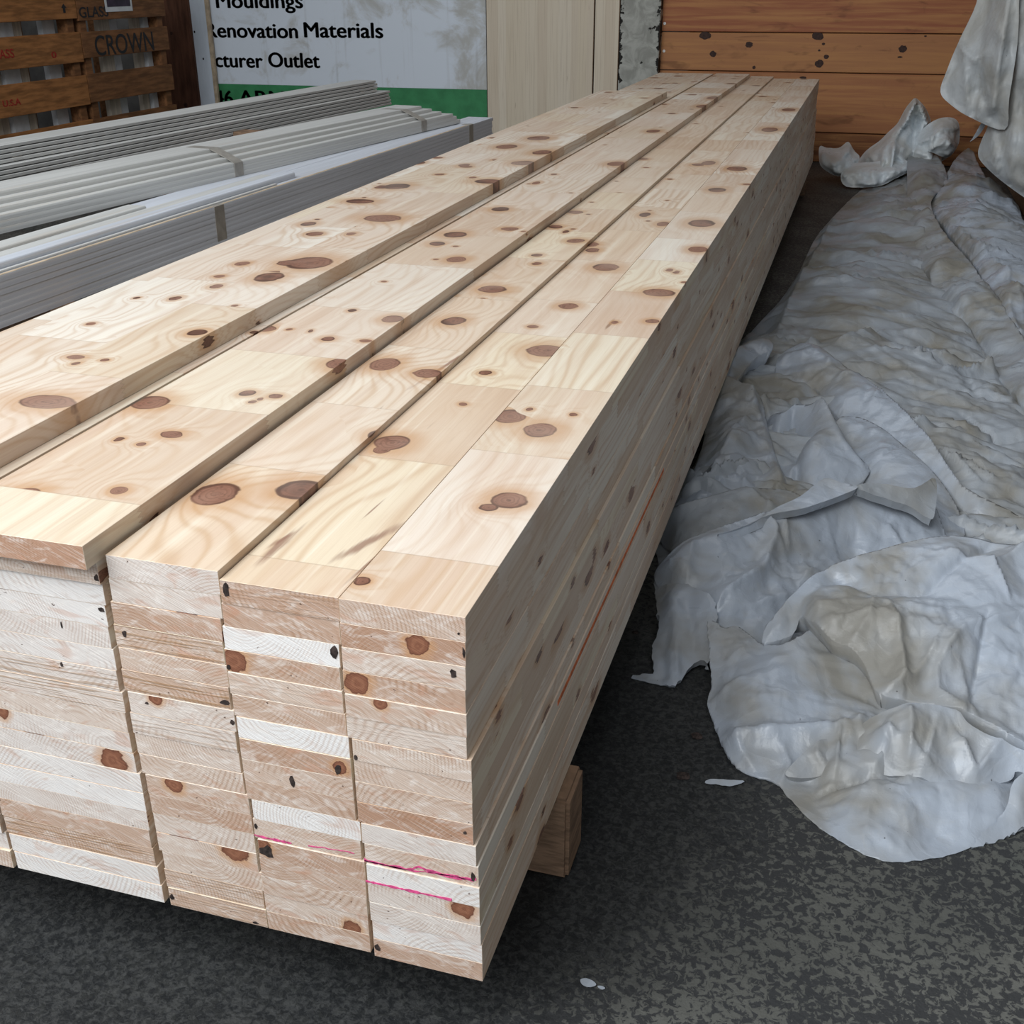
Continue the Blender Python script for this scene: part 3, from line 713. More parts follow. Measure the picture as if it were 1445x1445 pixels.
    for (pts, ra, rw, asym) in ridges:
        R = []
        for (px, py) in pts:
            hh = 0.06 if axis == 'z' else W[:, 1].mean()
            for _ in range(6):
                w = w3(px, py, hh); e = tps_eval(sol, cp * sc, np.array([pl2(w)]) * sc)[0]
                hh = e - FLOOR if axis == 'z' else -e
            R.append(np.array(pl2(w)))
        best = np.full(len(X), 1e9); sgn = np.ones(len(X))
        for a, b in zip(R[:-1], R[1:]):
            dd2, q, s = seg_dist(X, a, b); m = dd2 < best; best[m] = dd2[m]; sgn[m] = np.sign(s[m])
        wdt = rw * np.where(sgn > 0, 1.0, asym)
        h = h + ra * np.exp(-best / wdt) * np.minimum(1, .35 + mask)
    if axis == 'z': h = np.where((X[:, 0] < .008) & (h > -.006), -.006, h)
    if axis == 'z': h = np.maximum(h, FLOOR + .0015 + lift + .0015 * vnoise(X[:, 0] * 30, X[:, 1] * 30, seed))
    V = np.stack([X[:, 0], X[:, 1], h], 1) if axis == 'z' else np.stack([X[:, 0], -h, X[:, 1]], 1)
    # fold the rim under so raised edges show thickness
    F = [tuple(q) for q in quads]
    if skirt:
        ed = {}
        for f in F:
            for a, b in ((f[0], f[1]), (f[1], f[2]), (f[2], f[3]), (f[3], f[0])):
                k = (min(a, b), max(a, b)); ed[k] = None if k in ed else (a, b)
        be = [e for e in ed.values() if e]; bv = sorted({v for e in be for v in e}); mp = {}
        cen = X.mean(0); nv = []
        gx = {}
        for a, b in be:
            t = X[b] - X[a]; n_ = np.array([-t[1], t[0]]); l = np.linalg.norm(n_)
            if l > 1e-9:
                for v in (a, b): gx[v] = gx.get(v, 0) + n_ / l
        for v in bv:
            p = V[v].copy(); g_ = gx.get(v, np.zeros(2)); l = np.linalg.norm(g_); g_ = g_ / l if l > 1e-9 else g_
            if axis == 'z':
                dr = min(max(0.0, p[2] - FLOOR - .001), skirt); p[2] -= dr; p[:2] += g_ * dr * .35
            else:
                p[1] += skirt; p[0] += g_[0] * skirt * .3; p[2] += g_[1] * skirt * .3
            mp[v] = len(V) + len(nv); nv.append(p)
        if nv:
            
            sharp = axis != 'z' or skirt < .04
            V = np.vstack([V, np.array(nv)])
            if sharp:
                dup = {v: len(V) + i for i, v in enumerate(bv)}; V = np.vstack([V, V[bv]]); be = [(a, b) for a, b in be]
                F += [(dup[b], dup[a], mp[a], mp[b]) for a, b in be]
            else: F += [(b, a, mp[a], mp[b]) for a, b in be]
    me = bpy.data.meshes.new(name); me.from_pydata(V.tolist(), [], F); me.validate(); me.update()
    me.polygons.foreach_set('use_smooth', [True] * len(me.polygons))
    return link(name, me, mat, parent)

def plastic(name, tint=(1, 1, 1), dirt=1.0, r0=.26, r1=.46):
    g = NG(name); P = g.obco()
    n = g.noise(P, 3.3, 4.0, 0.6, 0.5)
    col = g.mx(g.step(n, 0.40, 0.66, 0, dirt), (0.355 * tint[0], 0.395 * tint[1], 0.455 * tint[2]), (0.25 * tint[0], 0.24 * tint[1], 0.215 * tint[2]))
    sm = g.step(g.noise(P, 16.0, 5.0, 0.7, 0.7), 0.55, 0.75)
    col = g.mx(g.mul(sm, 0.25), col, (0.36, 0.34, 0.30))
    sp = g.step(g.noise(P, 85.0, 2.0), 0.765, 0.79)
    col = g.mx(g.mul(sp, 0.7), col, (0.05, 0.045, 0.04))
    c2 = g.step(g.noise(P, 30.0, 4.0, 0.6), 0.35, 0.65)
    vo = g.vor(g.n('ShaderNodeVectorMath', {0: P, 1: g.xyz(g.mul(g.noise(P, 12.0, 1.0), .08), 0.0, 0.0)}, operation='ADD').outputs[0], 17.0, 'F2')
    g.bump(g.add(vo.outputs['Distance'], g.mul(c2, 0.10)), 0.42, 0.010)
    g.put(g.b.inputs['Roughness'], g.step(n, 0.35, 0.65, r0, r1))
    g.put(g.b.inputs['Base Color'], col); g.put(g.b.inputs['Specular IOR Level'], 0.5)
    return g.m
M['tarp'] = plastic('white_plastic_sheeting')
M['silver'] = plastic('shiny_plastic_sheeting', (1.8, 1.75, 1.6), 0.5)
M['hung'] = plastic('hanging_plastic', (1.3, 1.22, 1.08), 0.5, .45, .6)
M['tarp_old'] = plastic('dusty_plastic_sheeting', (0.90, 0.88, 0.84), 1.0, .36, .56)

tarp = sheet('plastic_tarp',
    [(930, 800, 0), (950, 705, .02), (985, 645, .04), (1004, 590, .05), (1018, 525, .04), (1048, 478, .03), (1066, 462, .0), (1102, 424, 0), (1126, 388, 0), (1138, 362, 0), (1152, 335, 0), (1180, 302, 0),
     (1212, 271, 0), (1228, 260, .01), (1262, 246, .06), (1295, 240, .08), (1305, 300, .05), (1318, 370, .03), (1360, 450, .02), (1430, 560, .02), (1540, 640, .01), (1600, 800, .0), (1400, 830, .02), (1200, 830, .02), (1050, 830, .02)],
    [(1110, 460, .05), (1150, 400, .07), (1200, 480, .09), (1130, 560, .06), (1250, 600, .06), (1320, 680, .035), (1230, 330, .07), (1250, 420, .08), (1330, 560, .06), (1260, 280, .07), (1400, 700, .035), (1200, 700, .03), (1040, 700, .04)],
    0.030, 5.0, M['tarp_old'], seed=11, ang=1.45, spread=0.9, holes=[(1303, 506, .012, .035)],
    ridges=[([(1098, 470), (1110, 440), (1165, 330)], .03, .05, .35), ([(1130, 520), (1250, 470), (1330, 480)], .03, .06, .5)])
tag(tarp, 'big crumpled white plastic tarp spread on the floor beside the pile', 'tarp')
TP = tarp
sheet('fold', [(932, 770, 0), (950, 720, .03), (985, 650, .06), (996, 600, .09), (1003, 540, .13), (1020, 500, .15), (1045, 480, .16), (1084, 477, .16), (1090, 492, .15), (1062, 512, .12), (1040, 540, .13), (1068, 552, .14),
               (1078, 580, .10), (1092, 640, .08), (1110, 695, .06), (1060, 712, .05), (1000, 728, .03)], [(1040, 515, .06), (1062, 500, .06), (1030, 600, .14), (1045, 660, .10), (985, 700, .06)], 0.016, 6, M['tarp'], TP, seed=21,
      ridges=[([(1062, 560), (1085, 620), (1108, 695)], .03, .03, .4), ([(1012, 535), (1035, 545), (1065, 555)], .02, .02, 1)])
sheet('fold', [(1078, 600, .05), (1105, 574, .13), (1122, 570, .13), (1148, 570, .14), (1160, 557, .17), (1176, 590, .14), (1200, 630, .11), (1228, 664, .07), (1200, 690, .05), (1130, 700, .04), (1108, 690, .04), (1094, 650, .05)],
      [(1112, 630, .04), (1124, 650, .03), (1140, 620, .13), (1160, 610, .14), (1190, 660, .09)], 0.010, 7, M['tarp'], TP, seed=22, ridges=[([(1120, 572), (1122, 640), (1126, 700)], -.03, .02, .7), ([(1160, 560), (1190, 620), (1225, 662)], .02, .02, .3)])
sheet('fold', [(1095, 532, .09), (1102, 500, .11), (1140, 484, .13), (1190, 515, .13), (1250, 556, .13), (1300, 603, .12), (1360, 678, .09), (1440, 732, .03), (1380, 735, .02), (1300, 690, .03), (1240, 640, .05), (1185, 592, .08), (1165, 570, .08), (1150, 552, .08), (1118, 552, .07)],
      [(1140, 520, .13), (1200, 560, .12), (1290, 640, .10), (1370, 710, .05)], 0.012, 6, M['tarp'], TP, seed=23, ridges=[([(1100, 510), (1150, 500), (1200, 540)], .015, .03, 1)])
sheet('fold', [(1180, 592, .10), (1220, 590, .11), (1270, 625, .10), (1320, 670, .08), (1352, 720, .05), (1358, 765, .03), (1300, 775, .02), (1230, 740, .02), (1205, 680, .03), (1190, 640, .05)],
      [(1240, 640, .10), (1290, 690, .08), (1300, 740, .05)], 0.010, 6, M['tarp'], TP, seed=24)
# standing slab beside the pile and the rolled lip in front
sheet('fold', [(928, 766, 0), (941, 714, .09), (975, 706, .10), (1040, 690, .11), (1060, 688, .11), (1110, 692, .10), (1135, 705, .10), (1110, 725, .08), (1040, 745, .07), (990, 765, .06), (955, 785, .02)],
      [(960, 735, .08), (1030, 715, .10)], 0.008, 7, M['tarp_old'], TP, seed=25, ridges=[([(1055, 690), (1070, 705), (1090, 720)], .015, .015, .6)])
sheet('front_fold', [(923, 830, .05), (928, 800, .09), (948, 774, .13), (1000, 750, .15), (1050, 732, .16), (1100, 716, .17), (1165, 696, .18), (1230, 690, .17), (1300, 695, .12), (1330, 745, .08), (1330, 800, .05), (1200, 850, .04), (1130, 935, .03), (1070, 930, .02), (1020, 890, .05), (985, 858, .06), (945, 850, .05)],
      [(960, 800, .12), (1020, 780, .14), (1080, 770, .12), (1040, 830, .08), (1090, 860, .05), (1130, 800, .08), (1150, 740, .13), (1230, 730, .12), (1200, 780, .06)], 0.016, 6, M['tarp'], TP, seed=26,
      ridges=[([(1100, 718), (1080, 780), (1030, 850)], .03, .03, .4), ([(1150, 720), (1140, 770), (1145, 810)], .02, .02, .6), ([(1160, 830), (1120, 850), (1060, 870)], .02, .025, .5)])
sheet('rolled_hem', [(1005, 757, .155), (1060, 738, .17), (1095, 716, .18), (1130, 700, .19), (1163, 674, .205), (1186, 679, .205), (1211, 687, .20), (1180, 702, .19), (1140, 716, .185), (1090, 726, .175), (1050, 742, .165)],
      [(1150, 696, .205)], 0.004, 10, M['tarp'], TP, seed=27, skirt=.02, cell=.0022)
sheet('rolled_hem', [(1205, 686, .20), (1240, 682, .19), (1290, 684, .185), (1320, 676, .17), (1318, 730, .13), (1306, 732, .13), (1282, 716, .15), (1250, 705, .17)], [(1290, 700, .17)], 0.008, 10, M['tarp_old'], TP, seed=28, skirt=.02, cell=.0022)
sheet('torn_corner', [(923, 828, .055), (932, 808, .08), (950, 815, .09), (990, 832, .10), (1004, 838, .10), (1012, 868, .08), (1004, 905, .05), (1001, 938, .02), (985, 938, .015), (970, 950, .01), (955, 968, .004), (938, 968, .002), (890, 958, 0), (905, 952, 0), (922, 950, .005), (921, 915, .02), (930, 880, .04)],
      [(945, 850, .085), (960, 900, .05), (985, 880, .07)], 0.010, 12, M['tarp'], TP, seed=29, ragged=.0016, cell=.002, ang=0.2, spread=1.2, skirt=.015)
sheet('front_pouch', [(999, 872, .085), (1022, 884, .08), (1040, 884, .075), (1062, 900, .07), (1080, 912, .07), (1120, 900, .10), (1200, 860, .10), (1340, 880, .08), (1500, 900, .05), (1500, 1140, .0), (1445, 1172, 0), (1385, 1192, 0), (1330, 1210, 0), (1260, 1218, 0), (1212, 1203, 0), (1152, 1166, 0),
                     (1112, 1126, 0), (1095, 1108, 0), (1048, 1091, 0), (1020, 1060, .005), (1006, 1020, .01), (998, 1000, .012), (1003, 970, .03), (1001, 920, .06)],
      [(1060, 960, .075), (1030, 1030, .045), (1090, 1040, .045), (1150, 930, .085), (1170, 1000, .06), (1200, 1060, .045), (1250, 1120, .03), (1330, 1130, .03), (1300, 1180, .012), (1400, 1130, .03), (1240, 1190, .01), (1160, 1110, .02)],
      0.014, 6, M['tarp'], TP, seed=30, ragged=.0009, ridges=[([(1040, 1050), (1110, 1035), (1180, 1030), (1215, 1020)], .02, .03, .5), ([(1105, 1060), (1115, 1080), (1100, 1108)], .012, .015, .5), ([(1130, 1095), (1200, 1100), (1290, 1085)], -.015, .02, .7), ([(1240, 1110), (1225, 1150), (1215, 1200)], .006, .03, .6)])
sheet('upper_fold', [(1077, 914, .07), (1079, 890, .09), (1092, 866, .12), (1122, 830, .15), (1162, 800, .17), (1240, 775, .19), (1330, 756, .20), (1400, 762, .20), (1470, 776, .19), (1500, 785, .18), (1620, 830, .06), (1660, 920, .0), (1620, 1060, .0), (1520, 1080, .05), (1445, 1048, .07), (1400, 1020, .085), (1345, 1000, .09), (1290, 990, .09), (1240, 983, .085), (1222, 945, .10), (1205, 922, .11),
                    (1172, 902, .12), (1140, 872, .13), (1128, 880, .10), (1118, 904, .08)],
      [(1150, 840, .165), (1240, 840, .16), (1330, 810, .18), (1420, 850, .16), (1270, 900, .14), (1330, 920, .14), (1280, 960, .10), (1300, 970, .09), (1420, 960, .11)], 0.017, 6, M['tarp'], TP, seed=31, skirt=.04,
      ridges=[([(1165, 800), (1240, 830), (1310, 825), (1400, 765)], -.02, .03, .5), ([(1135, 868), (1180, 875), (1220, 872)], .015, .02, .4), ([(1265, 880), (1275, 920), (1275, 960)], .03, .03, .5), ([(1320, 905), (1290, 960), (1245, 982)], .02, .025, .5), ([(1445, 870), (1360, 890), (1325, 930), (1325, 965), (1360, 1000)], .018, .025, .5), ([(1180, 930), (1225, 880), (1230, 850)], .012, .02, .6), ([(1340, 785), (1400, 800), (1445, 775)], .02, .03, .5)])
sheet('lower_fold', [(1207, 1035, .05), (1222, 1014, .08), (1280, 992, .115), (1305, 990, .12), (1350, 998, .115), (1372, 1022, .10), (1445, 1050, .09), (1520, 1075, .08), (1520, 1140, .02), (1440, 1090, .05), (1425, 1110, .025), (1390, 1110, .03), (1350, 1120, .025), (1290, 1105, .03), (1200, 1095, .02), (1130, 1100, .012), (1108, 1098, .01), (1120, 1070, .04), (1160, 1045, .05)],
      [(1290, 1030, .10), (1240, 1050, .075), (1300, 1065, .075), (1370, 1060, .08), (1350, 1095, .04), (1170, 1070, .045)], 0.014, 7, M['tarp'], TP, seed=32, skirt=.03,
      ridges=[([(1285, 995), (1290, 1040), (1300, 1070)], .02, .02, .6), ([(1365, 1020), (1385, 1060), (1420, 1085)], .025, .02, .5), ([(1260, 1035), (1245, 1075), (1240, 1095)], .02, .02, .5), ([(1155, 1050), (1150, 1075), (1165, 1095)], .015, .015, .5)])
sheet('torn_hem', [(1460, 1078, .075), (1440, 1088, .07), (1425, 1108, .05), (1420, 1140, .03), (1395, 1165, .02), (1368, 1196, .004), (1395, 1192, 0), (1445, 1173, 0), (1500, 1140, .01), (1510, 1090, .05)], [(1440, 1130, .05)], 0.006, 9, M['tarp'], TP, seed=33, ragged=.0014, cell=.0022, skirt=.02)
sheet('torn_scrap', [(995, 1106, .004), (1000, 1099, .008), (1020, 1098, .010), (1048, 1101, .008), (1044, 1107, .003), (1028, 1111, .001), (1010, 1109, .001)], [(1020, 1104, .010)], 0.002, 20, M['tarp'], TP, seed=34, ragged=.0006, cell=.0016, skirt=0)
# long twisted folds running back along the sheet
sheet('long_fold', [(1281, 222, .17), (1290, 203, .20), (1312, 205, .20), (1336, 244, .15), (1330, 265, .12), (1314, 285, .10), (1326, 318, .10), (1377, 380, .10), (1425, 445, .09), (1475, 525, .08), (1510, 610, .05), (1445, 578, .03), (1420, 548, .03), (1380, 492, .03), (1350, 455, .03), (1322, 420, .025), (1295, 366, .025), (1282, 330, .03), (1280, 285, .06), (1280, 250, .12)],
      [(1300, 240, .19), (1298, 300, .14), (1318, 360, .13), (1350, 410, .13), (1390, 470, .12), (1440, 530, .11)], 0.022, 5, M['tarp_old'], TP, seed=41, ang=1.2, spread=1.4,
      ridges=[([(1320, 420), (1350, 425), (1385, 470), (1400, 500)], -.05, .02, .6)])
sheet('long_fold', [(1313, 287, .07), (1334, 250, .13), (1345, 228, .17), (1360, 213, .18), (1373, 213, .18), (1381, 232, .15), (1403, 266, .11), (1434, 287, .07), (1450, 320, .06), (1530, 400, .06), (1640, 460, .0), (1640, 640, .0), (1530, 660, .02), (1475, 565, .03), (1425, 470, .05), (1377, 382, .07), (1327, 320, .07)],
      [(1365, 255, .17), (1360, 300, .15), (1400, 340, .15), (1440, 380, .13), (1420, 430, .10), (1480, 500, .09)], 0.026, 4.5, M['tarp'], TP, seed=42, ang=1.3, spread=1.6,
      ridges=[([(1327, 320), (1370, 350), (1420, 390), (1445, 440)], .03, .05, .4), ([(1400, 420), (1430, 470), (1450, 530)], .05, .04, .5)])

# heap of sheeting against the back wall
hp = sheet('crumpled_sheeting', [(1205, 236, 7.3), (1214, 222, 7.4), (1224, 210, 7.42), (1240, 198, 7.45), (1252, 186, 7.48), (1266, 172, 7.5), (1276, 154, 7.5), (1285, 142, 7.5), (1291, 137, 7.5), (1299, 143, 7.5), (1306, 152, 7.5), (1313, 168, 7.5), (1314, 185, 7.5), (1330, 200, 7.45), (1345, 216, 7.4), (1320, 232, 7.2), (1292, 240, 7.1), (1250, 242, 7.1), (1225, 246, 7.15)],
           [(1285, 175, 7.34), (1262, 200, 7.2), (1240, 215, 7.25), (1275, 220, 7.1), (1293, 160, 7.44), (1310, 210, 7.2)], 0.085, 5.0, M['silver'], axis='y', seed=51, skirt=.05, cell=.0013,
           ridges=[([(1291, 140), (1280, 165), (1262, 195), (1258, 232)], .20, .06, .25), ([(1268, 172), (1248, 205), (1246, 238)], .13, .05, .3), ([(1300, 146), (1308, 175), (1316, 200), (1312, 232)], .16, .05, .3), ([(1293, 150), (1292, 185), (1285, 230)], -.12, .03, .6), ([(1228, 212), (1236, 225), (1230, 240)], .10, .035, .5), ([(1262, 200), (1285, 210), (1310, 215)], .08, .04, .3), ([(1236, 208), (1244, 209), (1246, 222)], .06, .02, .5)])
tag(hp, 'peaked heap of shiny white plastic sheeting against the plank wall', 'plastic sheeting')
sheet('roll', [(1293, 205, 7.2), (1300, 185, 7.25), (1318, 170, 7.3), (1338, 165, 7.35), (1352, 172, 7.35), (1354, 196, 7.3), (1346, 214, 7.2), (1335, 222, 7.15), (1315, 215, 7.1)], [(1325, 190, 7.05), (1335, 205, 7.0)], 0.05, 6, M['silver'], hp, 'y', seed=52, skirt=.03, cell=.0013,
      ridges=[([(1300, 200), (1330, 178), (1350, 180)], .08, .03, .5), ([(1315, 208), (1335, 195), (1345, 205)], .08, .03, .5)])
sheet('loose_end', [(1157, 206, 7.2), (1168, 208, 7.2), (1184, 208, 7.2), (1197, 200, 7.2), (1206, 212, 7.2), (1213, 222, 7.1), (1203, 240, 7.0), (1182, 248, 6.95), (1160, 236, 7.0), (1156, 222, 7.1)], [(1180, 225, 6.95), (1195, 215, 7.05)], 0.05, 6, M['silver'], hp, 'y', seed=53, skirt=.03, cell=.0013,
      ridges=[([(1160, 210), (1180, 230), (1200, 205)], .05, .04, .6)])
sheet('loose_end', [(1187, 244, 6.9), (1200, 231, 7.0), (1230, 228, 7.0), (1262, 224, 7.05), (1280, 226, 7.05), (1284, 240, 6.95), (1262, 252, 6.85), (1240, 262, 6.8), (1194, 263, 6.8)], [(1230, 245, 6.85), (1262, 236, 6.9)], 0.06, 5, M['silver'], hp, 'y', seed=54, skirt=.03, cell=.0013,
      ridges=[([(1190, 245), (1230, 240), (1282, 232)], .06, .03, .5)])

# sheet draped over the goods at right
dr = sheet('draped_sheet', [(1383, -40, 6.1), (1378, 4, 6.1), (1352, 60, 6.05), (1336, 100, 6.0), (1327, 130, 6.0), (1343, 149, 5.95), (1370, 166, 5.9), (1418, 183, 5.8), (1424, 140, 5.75), (1436, 60, 5.75), (1445, -40, 5.75), (1500, -60, 5.6), (1420, -60, 6.0)],
           [(1380, 80, 5.85), (1400, 40, 5.82), (1385, 130, 5.82), (1415, 100, 5.72)], 0.035, 3.6, M['hung'], axis='y', seed=61, skirt=.012, cell=.0016, ang=0.0, spread=.8,
           ridges=[([(1400, -20), (1385, 60), (1380, 130)], -.08, .05, .6), ([(1425, -20), (1412, 60), (1400, 150)], .10, .06, .5), ([(1352, 60), (1375, 85), (1385, 75)], .06, .03, .5)])
tag(dr, 'white plastic sheet hanging at the upper right, its corner pointing down', 'plastic sheet')
dr2 = sheet('draped_sheet', [(1418, -40, 5.9), (1412, 100, 5.95), (1396, 170, 6.0), (1384, 200, 6.0), (1380, 218, 6.0), (1388, 232, 5.95), (1412, 254, 5.9), (1450, 282, 5.8), (1520, 330, 5.7), (1540, -40, 5.6)],
            [(1420, 220, 5.82), (1450, 200, 5.72), (1470, 100, 5.65), (1480, 260, 5.65)], 0.04, 3.2, M['hung'], axis='y', seed=62, skirt=.012, cell=.002, ang=0.0, spread=.6,
            ridges=[([(1440, 60), (1430, 180), (1425, 250)], .08, .05, .5)])
tag(dr2, 'dusty lower plastic sheet hanging behind the pointed one at right', 'plastic sheet')
pk = boxobj('covered_stack', (0, 0, 0), (1.1, 1.4, 1.0), M['dark_timber'], bev=.01, loc=(1.22, 6.1, FLOOR)); tag(pk, 'dark goods under the hanging sheets in the right corner', 'stack')
sheet('loose_strip', [(1386, 172, 6.1), (1391, 175, 6.1), (1382, 190, 6.1), (1369, 200, 6.1), (1373, 194, 6.1)], [(1381, 185, 6.08)], .003, 9, M['tarp_old'], dr2, 'y', seed=63, skirt=.01, cell=.0012)

# flecks of plastic on the floor
for i, (ol, lab) in enumerate([([(819, 1383, .001), (828, 1380, .003), (838, 1384, .004), (841, 1390, .003), (830, 1394, .001), (821, 1390, .001)], 'larger white fleck of plastic on the bare floor near the camera'),
                               ([(843, 1392, .001), (849, 1391, .002), (854, 1394, .002), (850, 1397, .001), (845, 1395, .001)], 'tiny white fleck next to the larger one on the bare floor')]):
    tag(sheet('plastic_fleck', ol, [], .0008, 30, M['tarp'], None, seed=70 + i, cell=.0009, skirt=0), lab, 'scrap')
for i, (px, py, r) in enumerate([(983, 1040, .010), (963, 1096, .012), (896, 893, .007)]):
    w = at(px, py, z=FLOOR); q = random.Random(i); bm = bmesh.new()
    bmesh.ops.create_icosphere(bm, subdivisions=2, radius=r)
    for v in bm.verts: v.co *= q.uniform(.7, 1.2); v.co.z = v.co.z * .25 + r * .22
    o = from_bm('dark_crumb', bm, M['grime']); o.location = (w[0], w[1], FLOOR)
    tag(o, ['black crumb on the floor left of the torn scrap', 'flat dark blue-black crumb above the torn scrap', 'small dark crumb on the floor by the pile'][i], 'debris')

# ------------------------------------------------------------------ white primed mouldings bundled at left
def primed(name, col):
    g = NG(name); P = g.obco(); x, y, z = g.sep(P)
    n = g.noise(g.xyz(g.mul(x, 60.0), g.mul(y, 1.6), g.mul(z, 160.0)), 1.0, 3.0)
    c = g.mx(g.step(n, 0.35, 0.7), tuple(v * .86 for v in col), col)
    t = g.step(g.noise(g.xyz(g.mul(x, 30.0), g.mul(y, 0.9), g.mul(z, 60.0)), 1.0, 3.0), 0.58, 0.75)
    c = g.mx(g.mul(t, 0.35), c, (0.46, 0.38, 0.29))
    return g.fin(c, 0.5, 0.3)
M['primed'] = primed('white_primer', (0.60, 0.60, 0.58))
M['primed_shaded'] = primed('white_primer_shaded', (0.62, 0.65, 0.71))  # white primer with the bluish cast of shade put into its colour
M['raw'] = plain('raw_tan_edge', (0.48, 0.38, 0.27), 0.7, 0.2, 20)
M['tape'] = plain('grey_plastic_band', (0.30, 0.28, 0.25), 0.35, 0.15, 30, 0.5)
GM = 'primed mouldings stacked left of the pile'
def moulding(A, B, w, t, label, mat, end_mat=None, lip=0.003, name='moulding'):
    """A, B: right lower edge at near and far end; runs to the left by w, up by t; eased nose on the right"""
    A = Vector(A); B = Vector(B); d = B - A; L = d.length
    prof = [(0, 0), (0, t * .62), (-lip * .4, t * .86), (-lip, t), (-w + .004, t), (-w, t * .8), (-w, 0)]
    bm = bmesh.new(); prism(bm, prof, (0, 0, 0), (0, L, 0))
    o = from_bm(name, bm, mat)
    o.location = A; o.rotation_euler = (math.asin((B.z - A.z) / L), 0, -math.atan2(B.x - A.x, B.y - A.y))
    return tag(o, label, 'moulding', GM, 'thing')
def ext(A, B, y0):
    A = np.array(A); B = np.array(B); s = (y0 - A[1]) / (B[1] - A[1]); return A + (B - A) * s
def band(pts, ctr, width, label, yaw, name='strapping_band'):
    """a thin band following the profile points (x, z) round a bundle at y = ctr"""
    bm = bmesh.new(); n = len(pts); rows = []
    P = [Vector((p[0], 0, p[1])) for p in pts]
    for off in (0.0, 0.0014):
        for yy in (-width / 2, width / 2):
            row = []
            for i, p in enumerate(P):
                a = P[max(0, i - 1)]; b = P[min(n - 1, i + 1)]; t = (b - a).normalized(); nn = Vector((t.z, 0, -t.x))
                q = p + nn * (off + .0012); row.append(bm.verts.new((q.x, yy, q.z)))
            rows.append(row)
    a, b, c, d = rows
    for i in range(n - 1):
        bm.faces.new((a[i], a[i + 1], b[i + 1], b[i])); bm.faces.new((c[i], d[i], d[i + 1], c[i + 1]))
        bm.faces.new((a[i], c[i], c[i + 1], a[i + 1])); bm.faces.new((b[i], b[i + 1], d[i + 1], d[i]))
    o = from_bm(name, bm, M['tape']); o.location = ctr; o.rotation_euler = (0, 0, yaw)
    return tag(o, label, 'band', 'plastic bands round the moulding bundles')

# nearest bundle: tall white face, shade tint in its colour
A3 = np.array((-1.4565, 1.105, .50)); B3 = np.array((-1.3405, 4.31, .50))
yaw3 = -math.atan2(B3[0] - A3[0], B3[1] - A3[1])
n3 = 8; h3 = .111; t3 = h3 / n3
nm = ['top', 'second', 'third', 'fourth', 'fifth', 'sixth', 'seventh', 'bottom']
for k in range(n3):
    z = .50 - (k + 1) * t3
    a = ext(A3, B3, -.35) + np.array((rng.uniform(-.0015, .0015), 0, 0)); b = ext(A3, B3, 4.31 + rng.uniform(-.012, .012)); a[2] = b[2] = z
    m = moulding(a, b, .125, t3 - .0002, ('%s shaded white moulding down the right face of the bundle nearest the pine boards' % nm[k]) if k < 7 else 'bottom shaded white moulding on the right face of the bundle nearest the pine boards', M['primed_shaded'], lip=.0006)
    if k == 0:
        bm = bmesh.new(); L = np.linalg.norm(b - a)
        box(bm, (-.012, .02, t3 - .0004), (-.0015, L - .3, t3 + .0008)); from_bm('raw_edge', bm, M['raw'], m)['label'] = 'unpainted tan edge'
# second column behind it, two loose short pieces lying on top
for k in range(8):
    z = .4995 - (k + 1) * t3
    a = ext(A3, B3, -.35); b = ext(A3, B3, 4.22 + rng.uniform(-.03, .03)); a[0] -= .1275; b[0] -= .1275; a[2] = b[2] = z
    moulding(a, b, .13, t3 - .0002, 'moulding hidden in the inner row of the nearest bundle', M['primed_shaded'])
def at_line(px, py, z): return at(px, py, z=z)
e1 = at(206, 290, z=.517); e2 = at(416, 243, z=.5175)
dirv = (B3 - A3) / (B3[1] - A3[1])
def short(e, z0, w, t, y0, label, mat):
    b = np.array((e[0], e[1], z0)); a = b + dirv * (y0 - b[1]); a[2] = z0
    return moulding(a, b, w, t, label, mat)
short(e2, .5005, .045, .017, -.3, 'short moulding whose cut end shows in the brown gap, the farther of two', M['primed_shaded'])
short(np.array((e2[0] - .048, e2[1] - .05, 0)), .5005, .052, .013, -.3, 'middle one of the three short mouldings on the nearest bundle', M['primed'])
short(e1, .5005, .062, .016, -.3, 'short white moulding ending in a clean square cut above the nearest bundle', M['primed'])
p_ = at(240, 297, z=.5004); q_ = at(0, 386, z=.5004)
a = ext(A3, B3, -.35); b = ext(A3, B3, 2.35); a[0] -= .016; b[0] -= .0165; a[2] = b[2] = .5008
moulding(a, b, .012, .004, 'bright white thin strip lying along the top of the nearest bundle', M['primed'], lip=.001)
w = at(305, 318, z=.45); yb = 1.0
yb = at(308, 290, z=.5)[1]; x3 = ext(A3, B3, yb)[0]
band([(-.10, .4985 - .44), (-.004, .5025 - .44), (.0025, .5 - .44), (.0015, .393 - .44)], (x3, yb, .44), .05, 'grey plastic band around the nearest white moulding bundle', yaw3)
yb = at(672, 176, z=.5)[1]; x3 = ext(A3, B3, yb)[0]
band([(-.10, .4985 - .44), (-.004, .5025 - .44), (.0025, .5 - .44), (.0015, .393 - .44)], (x3, yb, .44), .05, 'grey band at the far end of the nearest bundle', yaw3)

